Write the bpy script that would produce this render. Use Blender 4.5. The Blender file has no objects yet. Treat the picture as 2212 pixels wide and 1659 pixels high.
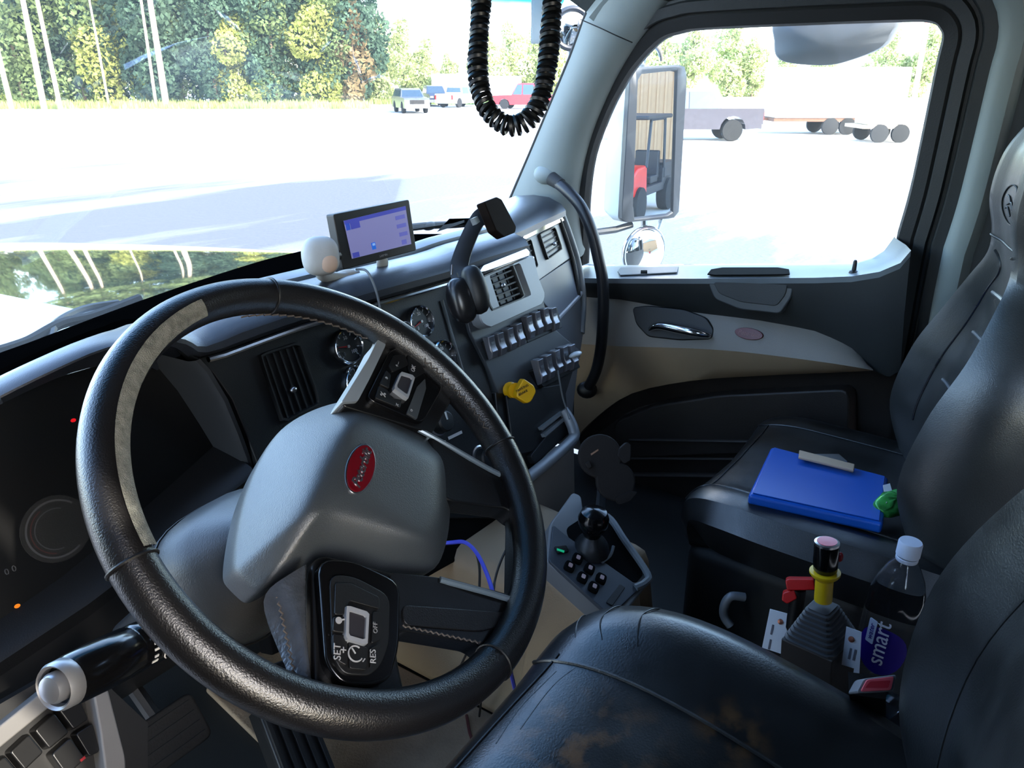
import bpy, math, random
import numpy as np
from mathutils import Vector, Matrix
random.seed(7)
scene = bpy.context.scene
COL = scene.collection
# ------------------------------------------------------------------ camera, sky, sun, exposure
FPX, CX, CY = 1700.0, 1106.0, 829.5
CAM = np.array([-.97, 0.0, 1.15])
_yaw, _pit = math.radians(55), math.radians(21.2)
FW = np.array([math.sin(_yaw)*math.cos(_pit), math.cos(_yaw)*math.cos(_pit), -math.sin(_pit)])
RT = np.array([math.cos(_yaw), -math.sin(_yaw), 0.0])
UP = np.cross(RT, FW)
cd = bpy.data.cameras.new('camera'); cam = bpy.data.objects.new('camera', cd); COL.objects.link(cam)
cd.sensor_fit = 'HORIZONTAL'; cd.sensor_width = 36; cd.lens = 36*FPX/2212
cd.clip_start = .02; cd.clip_end = 600
m = Matrix.Identity(4)
for i in range(3):
    m[i][0], m[i][1], m[i][2], m[i][3] = RT[i], UP[i], -FW[i], CAM[i]
cam.matrix_world = m
scene.camera = cam
cd.dof.use_dof = False

SUN_FROM = Vector((-.20, -.85, .49)).normalized()
w = bpy.data.worlds.new('world'); scene.world = w; w.use_nodes = True
nt = w.node_tree; bg = nt.nodes['Background']
sky = nt.nodes.new('ShaderNodeTexSky'); sky.sky_type = 'NISHITA'; sky.sun_disc = False
sky.sun_elevation = math.asin(SUN_FROM.z); sky.sun_rotation = math.atan2(SUN_FROM.x, SUN_FROM.y)
sky.air_density = 1.0; sky.dust_density = 1.2; sky.ozone_density = 1.5
nt.links.new(sky.outputs[0], bg.inputs[0]); bg.inputs[1].default_value = .75
sl = bpy.data.lights.new('sun', 'SUN'); sl.energy = 3.2; sl.angle = .012; sl.color = (1, .93, .80)
so = bpy.data.objects.new('sun', sl); COL.objects.link(so)
so.rotation_euler = SUN_FROM.to_track_quat('Z', 'Y').to_euler(); so.location = (-20, -10, 30)
vs = scene.view_settings
vs.view_transform = 'Standard'; vs.look = 'None'; vs.gamma = 1; vs.use_curve_mapping = False
vs.exposure = 1.4
scene.cycles.max_bounces = 9; scene.cycles.diffuse_bounces = 5; scene.cycles.glossy_bounces = 5
scene.cycles.transparent_max_bounces = 16; scene.cycles.transmission_bounces = 6
scene.cycles.caustics_reflective = False; scene.cycles.caustics_refractive = False
scene.cycles.sample_clamp_indirect = 6
scene.cycles.use_denoising = True

# ------------------------------------------------------------------ helpers
def ray(px, py): return FW + RT*((px-CX)/FPX) + UP*((CY-py)/FPX)
def at_t(px, py, t): return CAM + ray(px, py)*t
def at_x(px, py, X): r = ray(px, py); return CAM + r*((X-CAM[0])/r[0])
def at_y(px, py, Y): r = ray(px, py); return CAM + r*((Y-CAM[1])/r[1])
def at_z(px, py, Z): r = ray(px, py); return CAM + r*((Z-CAM[2])/r[2])
def V(*a): return np.array(a if len(a) > 1 else a[0], float)
def nrm(v): v = np.asarray(v, float); return v/np.linalg.norm(v)

class Fr:                                  # a flat face: origin o, outward normal n, right u, up v
    def __init__(s, o, n, up=(0, 0, 1)):
        s.o = V(o); s.n = nrm(n); s.u = nrm(np.cross(up, s.n)); s.v = np.cross(s.n, s.u)
    def pt(s, a, b, h=0): return s.o + s.u*a + s.v*b + s.n*h
    def P(s, px, py, h=0):
        r = ray(px, py); o = s.o + s.n*h
        return CAM + r*(((o-CAM) @ s.n)/(r @ s.n))
    def at(s, px, py, h=0):
        d = s.P(px, py, h)-s.o
        return (d @ s.u, d @ s.v)
    def poly(s, pts, h=0): return [s.at(x, y, h) for x, y in pts]
    def rot(s, ang):
        f = Fr.__new__(Fr); c, q = math.cos(ang), math.sin(ang)
        f.o, f.n = s.o, s.n; f.u = s.u*c + s.v*q; f.v = s.v*c - s.u*q
        return f
    def moved(s, a, b, h=0):
        f = Fr.__new__(Fr); f.o = s.pt(a, b, h); f.n, f.u, f.v = s.n, s.u, s.v
        return f

def rounded(poly, r, k=4):                 # round the corners of a 2D polygon
    out = []; n = len(poly); poly = [V(p) for p in poly]
    for i in range(n):
        a, b, c = poly[i-1], poly[i], poly[(i+1) % n]
        la, lc = np.linalg.norm(a-b), np.linalg.norm(c-b)
        if la < 1e-9 or lc < 1e-9: continue
        q = min(r, la*.45, lc*.45)
        p0, p2 = b+(a-b)*q/la, b+(c-b)*q/lc
        for j in range(k+1):
            t = j/k
            out.append((1-t)**2*p0 + 2*t*(1-t)*b + t*t*p2)
    return out
def rect(w, h, cx=0, cy=0): return [(cx-w/2, cy-h/2), (cx+w/2, cy-h/2), (cx+w/2, cy+h/2), (cx-w/2, cy+h/2)]
def oval(a, b, n=28, cx=0, cy=0): return [(cx+a*math.cos(2*math.pi*i/n), cy+b*math.sin(2*math.pi*i/n)) for i in range(n)]
def spline(pts, k=6, closed=False):        # Catmull-Rom
    pts = [V(p) for p in pts]; n = len(pts); out = []
    rng = range(n if closed else n-1)
    for i in rng:
        if closed: p0, p1, p2, p3 = pts[i-1], pts[i], pts[(i+1) % n], pts[(i+2) % n]
        else: p0, p1, p2, p3 = pts[max(i-1, 0)], pts[i], pts[i+1], pts[min(i+2, n-1)]
        for j in range(k):
            t = j/k
            out.append(.5*(2*p1+(p2-p0)*t+(2*p0-5*p1+4*p2-p3)*t*t+(3*p1-p0-3*p2+p3)*t**3))
    if not closed: out.append(pts[-1])
    return out

class MB:
    def __init__(s): s.v = []; s.f = []
    def add(s, vs, fs):
        o = len(s.v); s.v += [tuple(float(c) for c in p) for p in vs]; s.f += [tuple(i+o for i in f) for f in fs]; return s
    def box(s, fr, a0, a1, b0, b1, h0, h1):
        p = [fr.pt(a, b, h) for h in (h0, h1) for b in (b0, b1) for a in (a0, a1)]
        return s.add(p, [(0, 2, 3, 1), (4, 5, 7, 6), (0, 1, 5, 4), (2, 6, 7, 3), (0, 4, 6, 2), (1, 3, 7, 5)])
    def prism(s, fr, poly, h0, h1, inset=0, top=1.0):
        n = len(poly); A = sum(poly[i][0]*poly[(i+1) % n][1]-poly[(i+1) % n][0]*poly[i][1] for i in range(n))
        if A < 0: poly = poly[::-1]
        c = sum(V(p) for p in poly)/n
        p2 = [c+(V(p)-c)*top for p in poly]
        vs = [fr.pt(*p, h0) for p in poly]+[fr.pt(*p, h1) for p in p2]
        fs = [tuple(range(n))[::-1], tuple(range(n, 2*n))]+[(i, (i+1) % n, n+(i+1) % n, n+i) for i in range(n)]
        return s.add(vs, fs)
    def prism3(s, pts, off):               # a 3D polygon swept by an offset vector
        n = len(pts); off = V(off); pts = [V(p) for p in pts]
        nn = sum((np.cross(pts[i]-pts[0], pts[(i+1) % n]-pts[0]) for i in range(n)), V(0, 0, 0))
        if nn @ off < 0: pts = pts[::-1]
        return s.add(list(pts)+[p+off for p in pts], [tuple(range(n))[::-1], tuple(range(n, 2*n))]+[(i, (i+1) % n, n+(i+1) % n, n+i) for i in range(n)])
    def grid(s, rows, cu=False, cv=False, flip=False):
        m, n = len(rows), len(rows[0]); fs = []
        for i in range(m if cu else m-1):
            for j in range(n if cv else n-1):
                a, b, c, d = i*n+j, i*n+(j+1) % n, ((i+1) % m)*n+(j+1) % n, ((i+1) % m)*n+j
                fs.append((a, d, c, b) if flip else (a, b, c, d))
        return s.add([p for r in rows for p in r], fs)
    def loft(s, rings, caps=True):         # closed rings, capped
        o = len(s.v); n = len(rings[0]); s.grid(rings, cv=True)
        if caps:
            s.f.append(tuple(o+i for i in range(n))[::-1]); q = o+(len(rings)-1)*n
            s.f.append(tuple(q+i for i in range(n)))
        return s
    def tube(s, path, r, n=8, caps=True, closed=False):
        path = [V(p) for p in path]; m = len(path); rs = r if hasattr(r, '__len__') else [r]*m
        rings = []; up = None
        for i in range(m):
            if closed: t = nrm(path[(i+1) % m]-path[i-1])
            else: t = nrm(path[min(i+1, m-1)]-path[max(i-1, 0)])
            if up is None:
                up = np.cross(t, V(0, 0, 1) if abs(t[2]) < .9 else V(1, 0, 0))
            up = nrm(up-t*(up @ t)); b = np.cross(t, up)
            rings.append([path[i]+rs[i]*(math.cos(2*math.pi*k/n)*up+math.sin(2*math.pi*k/n)*b) for k in range(n)])
        if closed: return s.grid(rings, cu=True, cv=True)
        return s.loft(rings, caps)
    def cyl(s, p0, p1, r0, r1=None, n=20): return s.tube([p0, p1], [r0, r0 if r1 is None else r1], n)
    def lathe(s, o, axis, prof, n=28, up=None):   # prof: (radius, height) along axis
        o = V(o); a = nrm(axis); x = nrm(np.cross(a, V(0, 0, 1) if abs(a[2]) < .9 else V(1, 0, 0))); y = np.cross(a, x)
        rings = [[o+a*h+max(r, 1e-5)*(math.cos(2*math.pi*k/n)*x+math.sin(2*math.pi*k/n)*y) for k in range(n)] for r, h in prof]
        return s.loft(rings)
    def ell(s, c, rx, ry, rz, fr=None, nu=16, nv=10, pw=1.0):
        fr = fr or Fr((0, 0, 0), (0, 0, 1), (0, 1, 0)); c = V(c); rows = []
        g = lambda t: math.copysign(abs(t)**pw, t)
        for i in range(nv+1):
            th = math.pi*i/nv
            rows.append([c+fr.u*rx*g(math.sin(th))*g(math.cos(2*math.pi*j/nu))+fr.v*ry*g(math.sin(th))*g(math.sin(2*math.pi*j/nu))-fr.n*rz*g(math.cos(th)) for j in range(nu)])
        return s.grid(rows, cv=True)
    def build(s, name, mat, parent=None, bevel=0, seg=3, sub=0, smooth=True, ang=38, solid=0):
        me = bpy.data.meshes.new(name); me.from_pydata(s.v, [], s.f)
        import bmesh
        bm = bmesh.new(); bm.from_mesh(me); bmesh.ops.remove_doubles(bm, verts=bm.verts, dist=1e-6)
        bmesh.ops.recalc_face_normals(bm, faces=bm.faces); bm.to_mesh(me); bm.free()
        if smooth: me.shade_smooth()
        else: me.shade_flat()
        if smooth and not bevel and not sub: me.set_sharp_from_angle(angle=math.radians(ang))
        o = bpy.data.objects.new(name, me); COL.objects.link(o)
        if mat: me.materials.append(mat)
        if solid:
            q = o.modifiers.new('solid', 'SOLIDIFY'); q.thickness = solid; q.offset = 0
        if bevel:
            q = o.modifiers.new('bevel', 'BEVEL'); q.width = bevel; q.segments = seg; q.limit_method = 'ANGLE'; q.angle_limit = math.radians(32); q.harden_normals = True
        if sub:
            q = o.modifiers.new('sub', 'SUBSURF'); q.levels = sub; q.render_levels = sub
        if parent: o.parent = parent
        return o

def tag(o, label=None, cat=None, group=None, kind=None):
    if label: o['label'] = label
    if cat: o['category'] = cat
    if group: o['group'] = group
    if kind: o['kind'] = kind
    return o
def thing(name, label, cat, group=None, loc=(0, 0, 0)):
    o = bpy.data.objects.new(name, None); COL.objects.link(o); o.location = loc; o.empty_display_size = .05
    return tag(o, label, cat, group)
def struct(name, label=None, cat=None):
    o = bpy.data.objects.new(name, None); COL.objects.link(o); o.empty_display_size = .05
    return tag(o, label, cat, kind='structure')
def copy_tree(o, parent=None):
    c = o.copy(); COL.objects.link(c)
    if parent: c.parent = parent
    for ch in list(o.children): copy_tree(ch, c)
    return c
def text(s, fr, a, b, h, size, mat, parent, name='lettering', ang=0, shear=0, ext=.0004, align='CENTER', offset=0):
    cu = bpy.data.curves.new(name, 'FONT'); cu.body = s; cu.size = size; cu.extrude = ext; cu.shear = shear; cu.offset = offset
    cu.align_x = align; cu.align_y = 'CENTER'; cu.resolution_u = 3
    o = bpy.data.objects.new(name, cu); COL.objects.link(o); cu.materials.append(mat)
    f = fr.rot(ang); p = fr.pt(a, b, h); mm = Matrix.Identity(4)
    for i in range(3): mm[i][0], mm[i][1], mm[i][2], mm[i][3] = f.u[i], f.v[i], f.n[i], p[i]
    o.matrix_world = mm
    if parent: o.parent = parent
    return o

# ------------------------------------------------------------------ materials
def s2l(c): c /= 255; return c/12.92 if c <= .04045 else ((c+.055)/1.055)**2.4
def mat(name, rgb, rough=.5, metal=0, spec=.5, coat=0, coat_rough=.1, bump=0, bscale=300, var=.12, vscale=6, emit=None, est=0, rvar=0):
    M = bpy.data.materials.new(name); M.use_nodes = True; nt = M.node_tree; b = nt.nodes['Principled BSDF']
    c = [s2l(x) for x in rgb]
    tc = nt.nodes.new('ShaderNodeTexCoord')
    nz = nt.nodes.new('ShaderNodeTexNoise'); nz.inputs['Scale'].default_value = vscale; nz.inputs['Detail'].default_value = 4
    nt.links.new(tc.outputs['Object'], nz.inputs['Vector'])
    rp = nt.nodes.new('ShaderNodeValToRGB')
    rp.color_ramp.elements[0].position = .3; rp.color_ramp.elements[1].position = .7
    rp.color_ramp.elements[0].color = [x*(1-var) for x in c]+[1]; rp.color_ramp.elements[1].color = [min(x*(1+var), 1) for x in c]+[1]
    nt.links.new(nz.outputs['Fac'], rp.inputs['Fac']); nt.links.new(rp.outputs['Color'], b.inputs['Base Color'])
    b.inputs['Roughness'].default_value = rough; b.inputs['Metallic'].default_value = metal
    b.inputs['Specular IOR Level'].default_value = spec
    b.inputs['Coat Weight'].default_value = coat; b.inputs['Coat Roughness'].default_value = coat_rough
    if rvar:
        mr = nt.nodes.new('ShaderNodeMapRange'); mr.inputs['To Min'].default_value = max(rough-rvar, .02); mr.inputs['To Max'].default_value = rough+rvar
        n3 = nt.nodes.new('ShaderNodeTexNoise'); n3.inputs['Scale'].default_value = 14; nt.links.new(tc.outputs['Object'], n3.inputs['Vector'])
        mr.inputs['From Min'].default_value = .3; mr.inputs['From Max'].default_value = .7
        nt.links.new(n3.outputs['Fac'], mr.inputs['Value']); nt.links.new(mr.outputs['Result'], b.inputs['Roughness'])
    if bump:
        n2 = nt.nodes.new('ShaderNodeTexNoise'); n2.inputs['Scale'].default_value = bscale; n2.inputs['Detail'].default_value = 3
        nt.links.new(tc.outputs['Object'], n2.inputs['Vector'])
        bp = nt.nodes.new('ShaderNodeBump'); bp.inputs['Strength'].default_value = bump; bp.inputs['Distance'].default_value = .002
        nt.links.new(n2.outputs['Fac'], bp.inputs['Height']); nt.links.new(bp.outputs['Normal'], b.inputs['Normal'])
    if emit:
        b.inputs['Emission Color'].default_value = [s2l(x) for x in emit]+[1]; b.inputs['Emission Strength'].default_value = est
    return M
def glass_mat(name, tint, refl=1.0, rough=0.0, dust_haze=0.0, band=None, dust_haze_col=(.8, .8, .78)):
    M = bpy.data.materials.new(name); M.use_nodes = True; nt = M.node_tree; nt.nodes.clear()
    out = nt.nodes.new('ShaderNodeOutputMaterial'); tr = nt.nodes.new('ShaderNodeBsdfTransparent'); gl = nt.nodes.new('ShaderNodeBsdfGlossy')
    gl.inputs['Roughness'].default_value = rough; tr.inputs['Color'].default_value = (*tint, 1)
    fr = nt.nodes.new('ShaderNodeFresnel'); fr.inputs['IOR'].default_value = 1.45
    mu = nt.nodes.new('ShaderNodeMath'); mu.operation = 'MULTIPLY'; mu.inputs[1].default_value = refl
    nt.links.new(fr.outputs[0], mu.inputs[0])
    mx = nt.nodes.new('ShaderNodeMixShader'); nt.links.new(mu.outputs[0], mx.inputs[0])
    src = tr
    if band:                                # sun band along the top edge of the windshield
        tc = nt.nodes.new('ShaderNodeTexCoord'); sx = nt.nodes.new('ShaderNodeSeparateXYZ'); nt.links.new(tc.outputs['Object'], sx.inputs[0])
        mr = nt.nodes.new('ShaderNodeMapRange'); mr.inputs['From Min'].default_value = band[0]; mr.inputs['From Max'].default_value = band[1]
        nt.links.new(sx.outputs['Z'], mr.inputs['Value'])
        mc = nt.nodes.new('ShaderNodeMix'); mc.data_type = 'RGBA'; nt.links.new(mr.outputs[0], mc.inputs['Factor'])
        mc.inputs['A'].default_value = (*tint, 1); mc.inputs['B'].default_value = (*band[2], 1)
        nt.links.new(mc.outputs['Result'], tr.inputs['Color'])
    if dust_haze:  # translucent dust film, raised to lay haze over the view
        df = nt.nodes.new('ShaderNodeBsdfTranslucent'); df.inputs['Color'].default_value = (*dust_haze_col, 1)
        md = nt.nodes.new('ShaderNodeMixShader'); md.inputs[0].default_value = dust_haze
        nt.links.new(tr.outputs[0], md.inputs[1]); nt.links.new(df.outputs[0], md.inputs[2]); src = md
    nt.links.new(src.outputs[0], mx.inputs[1]); nt.links.new(gl.outputs[0], mx.inputs[2]); nt.links.new(mx.outputs[0], out.inputs[0])
    return M

def leaf_mat(name, c, tr=.35):
    M = bpy.data.materials.new(name); M.use_nodes = True; nt = M.node_tree; nt.nodes.clear()
    out = nt.nodes.new('ShaderNodeOutputMaterial'); d = nt.nodes.new('ShaderNodeBsdfDiffuse'); t = nt.nodes.new('ShaderNodeBsdfTranslucent'); mx = nt.nodes.new('ShaderNodeMixShader'); mx.inputs[0].default_value = tr
    tc = nt.nodes.new('ShaderNodeTexCoord'); nz = nt.nodes.new('ShaderNodeTexNoise'); nz.inputs['Scale'].default_value = .7; nz.inputs['Detail'].default_value = 3; nt.links.new(tc.outputs['Object'], nz.inputs['Vector'])
    rp = nt.nodes.new('ShaderNodeValToRGB'); cc = [s2l(x) for x in c]
    rp.color_ramp.elements[0].position = .35; rp.color_ramp.elements[0].color = [x*.62 for x in cc]+[1]; rp.color_ramp.elements[1].position = .65; rp.color_ramp.elements[1].color = [min(1, x*1.35) for x in cc]+[1]
    nt.links.new(nz.outputs['Fac'], rp.inputs['Fac']); nt.links.new(rp.outputs['Color'], d.inputs['Color']); nt.links.new(rp.outputs['Color'], t.inputs['Color'])
    nt.links.new(d.outputs[0], mx.inputs[1]); nt.links.new(t.outputs[0], mx.inputs[2]); nt.links.new(mx.outputs[0], out.inputs[0]); return M

LEATHER = mat('black_leather', (19, 19, 20), .36, spec=.8, bump=.14, bscale=520, rvar=.08, var=.25)
LEATHER2 = mat('patchy_black_leather', (22, 22, 23), .32, spec=.8, bump=.13, bscale=380, rvar=.06, var=.3, vscale=9)
def brown_patch(M, spots, rgb):              # noise-broken brown patches in the seat leather
    nt = M.node_tree; b = nt.nodes['Principled BSDF']; src = b.inputs['Base Color'].links[0].from_socket
    tc = nt.nodes.new('ShaderNodeTexCoord'); nz = nt.nodes.new('ShaderNodeTexNoise'); nz.inputs['Scale'].default_value = 38; nz.inputs['Detail'].default_value = 4
    nt.links.new(tc.outputs['Object'], nz.inputs['Vector']); tot = None
    for p, r in spots:
        d = nt.nodes.new('ShaderNodeVectorMath'); d.operation = 'DISTANCE'; d.inputs[1].default_value = p; nt.links.new(tc.outputs['Object'], d.inputs[0])
        mr = nt.nodes.new('ShaderNodeMapRange'); mr.inputs['From Min'].default_value = r; mr.inputs['From Max'].default_value = r*.3; nt.links.new(d.outputs['Value'], mr.inputs['Value'])
        if tot is None: tot = mr.outputs[0]
        else:
            a = nt.nodes.new('ShaderNodeMath'); a.operation = 'MAXIMUM'; nt.links.new(tot, a.inputs[0]); nt.links.new(mr.outputs[0], a.inputs[1]); tot = a.outputs[0]
    mr = nt.nodes.new('ShaderNodeMapRange'); mr.inputs['From Min'].default_value = .48; mr.inputs['From Max'].default_value = .66; nt.links.new(nz.outputs['Fac'], mr.inputs['Value'])
    mu = nt.nodes.new('ShaderNodeMath'); mu.operation = 'MULTIPLY'; nt.links.new(mr.outputs[0], mu.inputs[0]); nt.links.new(tot, mu.inputs[1])
    mx = nt.nodes.new('ShaderNodeMix'); mx.data_type = 'RGBA'; nt.links.new(mu.outputs[0], mx.inputs['Factor']); nt.links.new(src, mx.inputs['A']); mx.inputs['B'].default_value = [s2l(c) for c in rgb]+[1]
    nt.links.new(mx.outputs['Result'], b.inputs['Base Color'])
RIML = mat('wheel_leather', (17, 16, 17), .30, spec=.8, bump=.25, bscale=700, rvar=.03, var=.2)
SUEDE = mat('perforated_leather', (112, 112, 104), .75, bump=.9, bscale=900, var=.35, vscale=140)
HUBP = mat('soft_grey_plastic', (54, 58, 61), .40, spec=.7, bump=.25, bscale=900, var=.05)
DARKP = mat('dark_plastic', (20, 21, 23), .5, spec=.35, bump=.2, bscale=600, var=.08)
PADP = mat('dash_pad_vinyl', (38, 42, 50), .34, spec=.9, bump=.2, bscale=800, var=.06)
BLACKP = mat('black_plastic', (14, 14, 15), .45, bump=.1, bscale=500)
GLOSSB = mat('gloss_black', (10, 10, 11), .16, var=.1)
SILVER = mat('silver_grey_plastic', (135, 138, 142), .40, metal=.2, var=.05)
GREYP = mat('grey_plastic', (112, 116, 118), .5, bump=.15, bscale=500, var=.05)
CHROME = mat('chrome', (205, 208, 212), .14, metal=1, var=.03)
MATTEB = mat('matte_black', (12, 12, 12), .95, spec=.08)
FRIT = mat('frit_black', (3, 3, 3), .98, spec=.0)
SATIN = mat('satin_chrome', (190, 190, 192), .28, metal=1, var=.05)
BEIGE = mat('beige_vinyl', (152, 129, 102), .6, bump=.25, bscale=350, var=.08)
DOORG = mat('door_grey_beige', (128, 120, 110), .5, bump=.2, bscale=500, var=.05)
PILLAR = mat('pillar_grey', (128, 136, 134), .6, bump=.15, bscale=500, var=.04)
HEADL = mat('headliner_grey', (70, 74, 73), .8, bump=.3, bscale=700, var=.05)
DARKT = mat('dark_trim', (40, 42, 42), .55, bump=.2, bscale=500)
RUBBER = mat('black_rubber', (22, 22, 22), .7, bump=.2, bscale=300)
RED = mat('emblem_red', (92, 5, 16), .22, coat=.6, var=.05)
DRED = mat('dark_red', (96, 26, 30), .3, var=.05)
WHITEM = mat('white_marking', (205, 205, 205), .6, var=.02)
GREYM = mat('grey_marking', (120, 120, 122), .6, var=.02)
# ------------------------------------------------------------------ the cab shell
KL = .17
DF = Fr((1.0, .5, .70), (-1, 0, -KL))                      # leaning plane of the passenger window
GL_W = [(1259, 575), (1261, 520), (1263, 435), (1276, 339), (1311, 243), (1350, 170), (1380, 130), (1424, 87), (1467, 72), (1511, 65), (1676, 57), (1937, 48), (2007, 50), (2028, 65), (2033, 87), (2020, 143), (1989, 296), (1963, 417), (1937, 509), (1915, 539), (1890, 556), (1846, 570)]
gl2 = [V(p) for p in DF.poly(GL_W)]
def offset_line(pts, d):
    out = []
    for i, p in enumerate(pts):
        t = nrm(pts[min(i+1, len(pts)-1)]-pts[max(i-1, 0)]); out.append(p+V(-t[1], t[0])*d)
    return out
gsp = spline(gl2[:19], 4)
_e = [V(p) for p in DF.poly([(1937, 509), (1921, 600), (1908, 680), (1890, 790)])]
gsx = gsp+spline(_e, 4)[1:]      # the rear edge carried on below the sill                                    # front, top and rear edge, without the sill
def ring(profile, rng=None, topcurve=None):
    rows = []
    pts = gsx if rng is None else gsx[rng[0]:rng[1]]
    for d, h in profile:
        q = offset_line(pts, d); row = []
        for i, p in enumerate(q):
            t = nrm(pts[min(i+1, len(pts)-1)]-pts[max(i-1, 0)]); nz = max(0, t[0])**2 if t[0] > 0 else 0
            hh = h+(topcurve(d)*nz if topcurve else 0)
            row.append(DF.pt(p[0], p[1], hh))
        rows.append(row)
    return rows
# sign check: offset must lead outward (away from the centroid)
_c = sum(gl2)/len(gl2); _q = offset_line(gsp, .05)
SGN = 1 if np.linalg.norm(_q[len(_q)//2]-_c) > np.linalg.norm(gsp[len(_q)//2]-_c) else -1
if SGN < 0:
    _ol = offset_line
    def offset_line(pts, d): return _ol(pts, -d)

floor = struct('floor', 'dark cab floor', 'floor')
MB().add([(-1.02, -.7, 0), (1.06, -.7, 0), (1.06, 1.42, 0), (-1.02, 1.42, 0), (-1.02, -.7, -.06), (1.06, -.7, -.06), (1.06, 1.42, -.06), (-1.02, 1.42, -.06)],
         [(0, 1, 2, 3), (7, 6, 5, 4), (0, 4, 5, 1), (1, 5, 6, 2), (2, 6, 7, 3), (3, 7, 4, 0)]).build('floor_pan', DARKT, floor)
ceil = struct('ceiling', 'grey fabric headliner of the cab', 'headliner')
rows = []
for x in np.linspace(-1.0, .78, 9):
    rows.append([(x, y, z) for y, z in ((.80, 1.44), (.6, 1.53), (.2, 1.56), (-.75, 1.56))])
MB().grid(rows).build('headliner', HEADL, ceil, solid=.03)
rows = [[(x, .80, 1.44) for x in np.linspace(-1.0, .80, 8)], [(x, .86, 1.40) for x in np.linspace(-1.0, .80, 8)], [(x, .86, 1.47) for x in np.linspace(-1.0, .80, 8)]]
MB().grid(rows).build('header_rail', HEADL, ceil, solid=.01)
wb = struct('wall_back', 'dark back wall of the cab behind the seats', 'wall')
MB().box(Fr((0, -.75, .78), (0, 1, 0)), -1.06, 1.06, -.78, .8, -.04, 0).build('back_panel', DARKT, wb)
wl = struct('wall_left', 'driver side cab wall around the open door, with added panels that block light', 'wall')
MB().box(Fr((-1.05, 0, .78), (1, 0, 0)), -.06, .76, -.78, .8, -.04, 0).build('widened_sleeper_side', DARKT, wl)  # cab side panel, widened to cut the light reaching the wheel
MB().box(Fr((-1.06, 0, .5), (1, 0, 0)), -.98, .28, -.5, .16, -.04, 0).build('doorway_light_block', DARKT, wl)  # unseen panel added across the open doorway to block light
MB().box(Fr((-1.05, 0, .5), (1, 0, 0)), -1.40, -.98, -.5, .28, -.04, 0).build('kick_panel', DARKT, wl)
MB().box(Fr((-1.04, 0, 1.5), (1, 0, 0)), -.98, .28, -.12, .08, -.04, 0).build('door_header', DARKT, wl)
wf = struct('wall_front', 'black firewall below the dashboard', 'wall')
MB().box(Fr((0, 1.40, .39), (0, -1, 0)), -1.06, 1.06, -.39, .22, -.03, 0).build('firewall', RUBBER, wf)

# passenger side wall: rear pillar trim and header over the window
wr = struct('wall_right', 'grey rear pillar trim and header around the passenger window', 'wall')
tc = lambda d: 0 if d < .12 else ((d-.12)*1.0+(d-.12)**2*2.2)
n0 = len(gsx)
i_top = 24                                                   # where the front pillar hands over to the header
MB().grid(ring([(.10, .022), (.108, .042), (.125, .052), (.145, .050), (.16, .034)], (i_top, n0), tc)).build('pillar_ridge', PILLAR, wr)
_pt = ring([(.16, .034), (.19, .04), (.24, .03), (.30, .03), (.8, .03)], (n0-38, n0), None)
for r_ in _pt: r_.append(r_[-1]+V(.0, -.10, -.78))
MB().grid(_pt).build('pillar_trim', DARKT, wr)
MB().grid(ring([(.16, .034), (.20, .034), (.25, .034), (.30, .034), (.38, .034)], (i_top, n0-34), tc)).build('header_trim', HEADL, wr)
MB().box(Fr((1.09, .3, .31), (-1, 0, 0)), -1.3, 1.1, -.31, .31, -.03, 0).build('door_skin', DARKT, wr)
MB().box(Fr((1.04, -.6, .9), (-1, 0, 0)), -.35, .35, -.9, .7, -.03, 0).build('side_panel', DARKT, wr)

# ------------------------------------------------------------------ passenger door
door = struct('door_1', 'passenger door with window, chrome handle and grey beige swoosh panel', 'door')
MB().grid(ring([(-.004, -.03), (.004, -.004), (.03, .004), (.036, .0)], (0, n0)) ).build('window_seal', RUBBER, door)
MB().grid(ring([(.036, .0), (.04, .014), (.062, .018), (.066, .008), (.072, .008), (.078, .022), (.10, .022)])).build('window_frame', DARKT, door)
GLASS_D = glass_mat('door_glass', (.93, .95, .94), .5, dust_haze=.016)
gpoly = [DF.pt(p[0], p[1], -.022) for p in gl2]
cen = sum(gpoly)/len(gpoly)
MB().prism3([cen+(p-cen)*1.02 for p in gpoly], DF.n*-.004).build('pane', GLASS_D, door, smooth=False)
def row(pts, X): return [at_x(a, b, X) for a, b in pts]
sill_o = [DF.P(a, b, -.03) for a, b in [(1250, 574), (1340, 573), (1500, 572), (1640, 571), (1760, 570), (1846, 568), (1890, 554), (1915, 538), (1937, 508)]]
sill_i0 = [(1252, 601), (1340, 602), (1500, 602), (1640, 601), (1760, 600), (1840, 597), (1900, 587), (1945, 568), (1968, 541)]
sill_i = row(sill_i0, .895)
dn = V(0, 0, -1)
MB().grid([sill_o, [p+V(-.03, 0, .0) for p in sill_o], [(a*.35+b*.65) for a, b in zip(sill_o, sill_i)], sill_i, [p+V(.004, 0, -.014) for p in sill_i]]).build('sill', mat('sill_vinyl', (118, 124, 128), .38, bump=.15, bscale=600), door)
A = [(1240, 640), (1340, 647), (1480, 672), (1640, 692), (1760, 715), (1840, 752), (1886, 800), (1920, 815), (1945, 800)]
B = [(1240, 742), (1340, 748), (1480, 752), (1600, 760), (1740, 777), (1830, 790), (1886, 800)]
Cc = [(1240, 950), (1290, 900), (1365, 850), (1490, 823), (1640, 812), (1780, 806), (1886, 801)]
up = [p+V(.004, 0, -.014) for p in sill_i]
rA = row(A, .945)
MB().grid([up, [(a*.5+b*.5)+V(-.012, 0, 0) for a, b in zip(up, rA)], rA]).build('upper_panel', DARKT, door)
rA7 = spline(row(A[:7], .945), 3); rB = spline(row(B, .905), 3); rC = spline(row(Cc, .945), 3)
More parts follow.
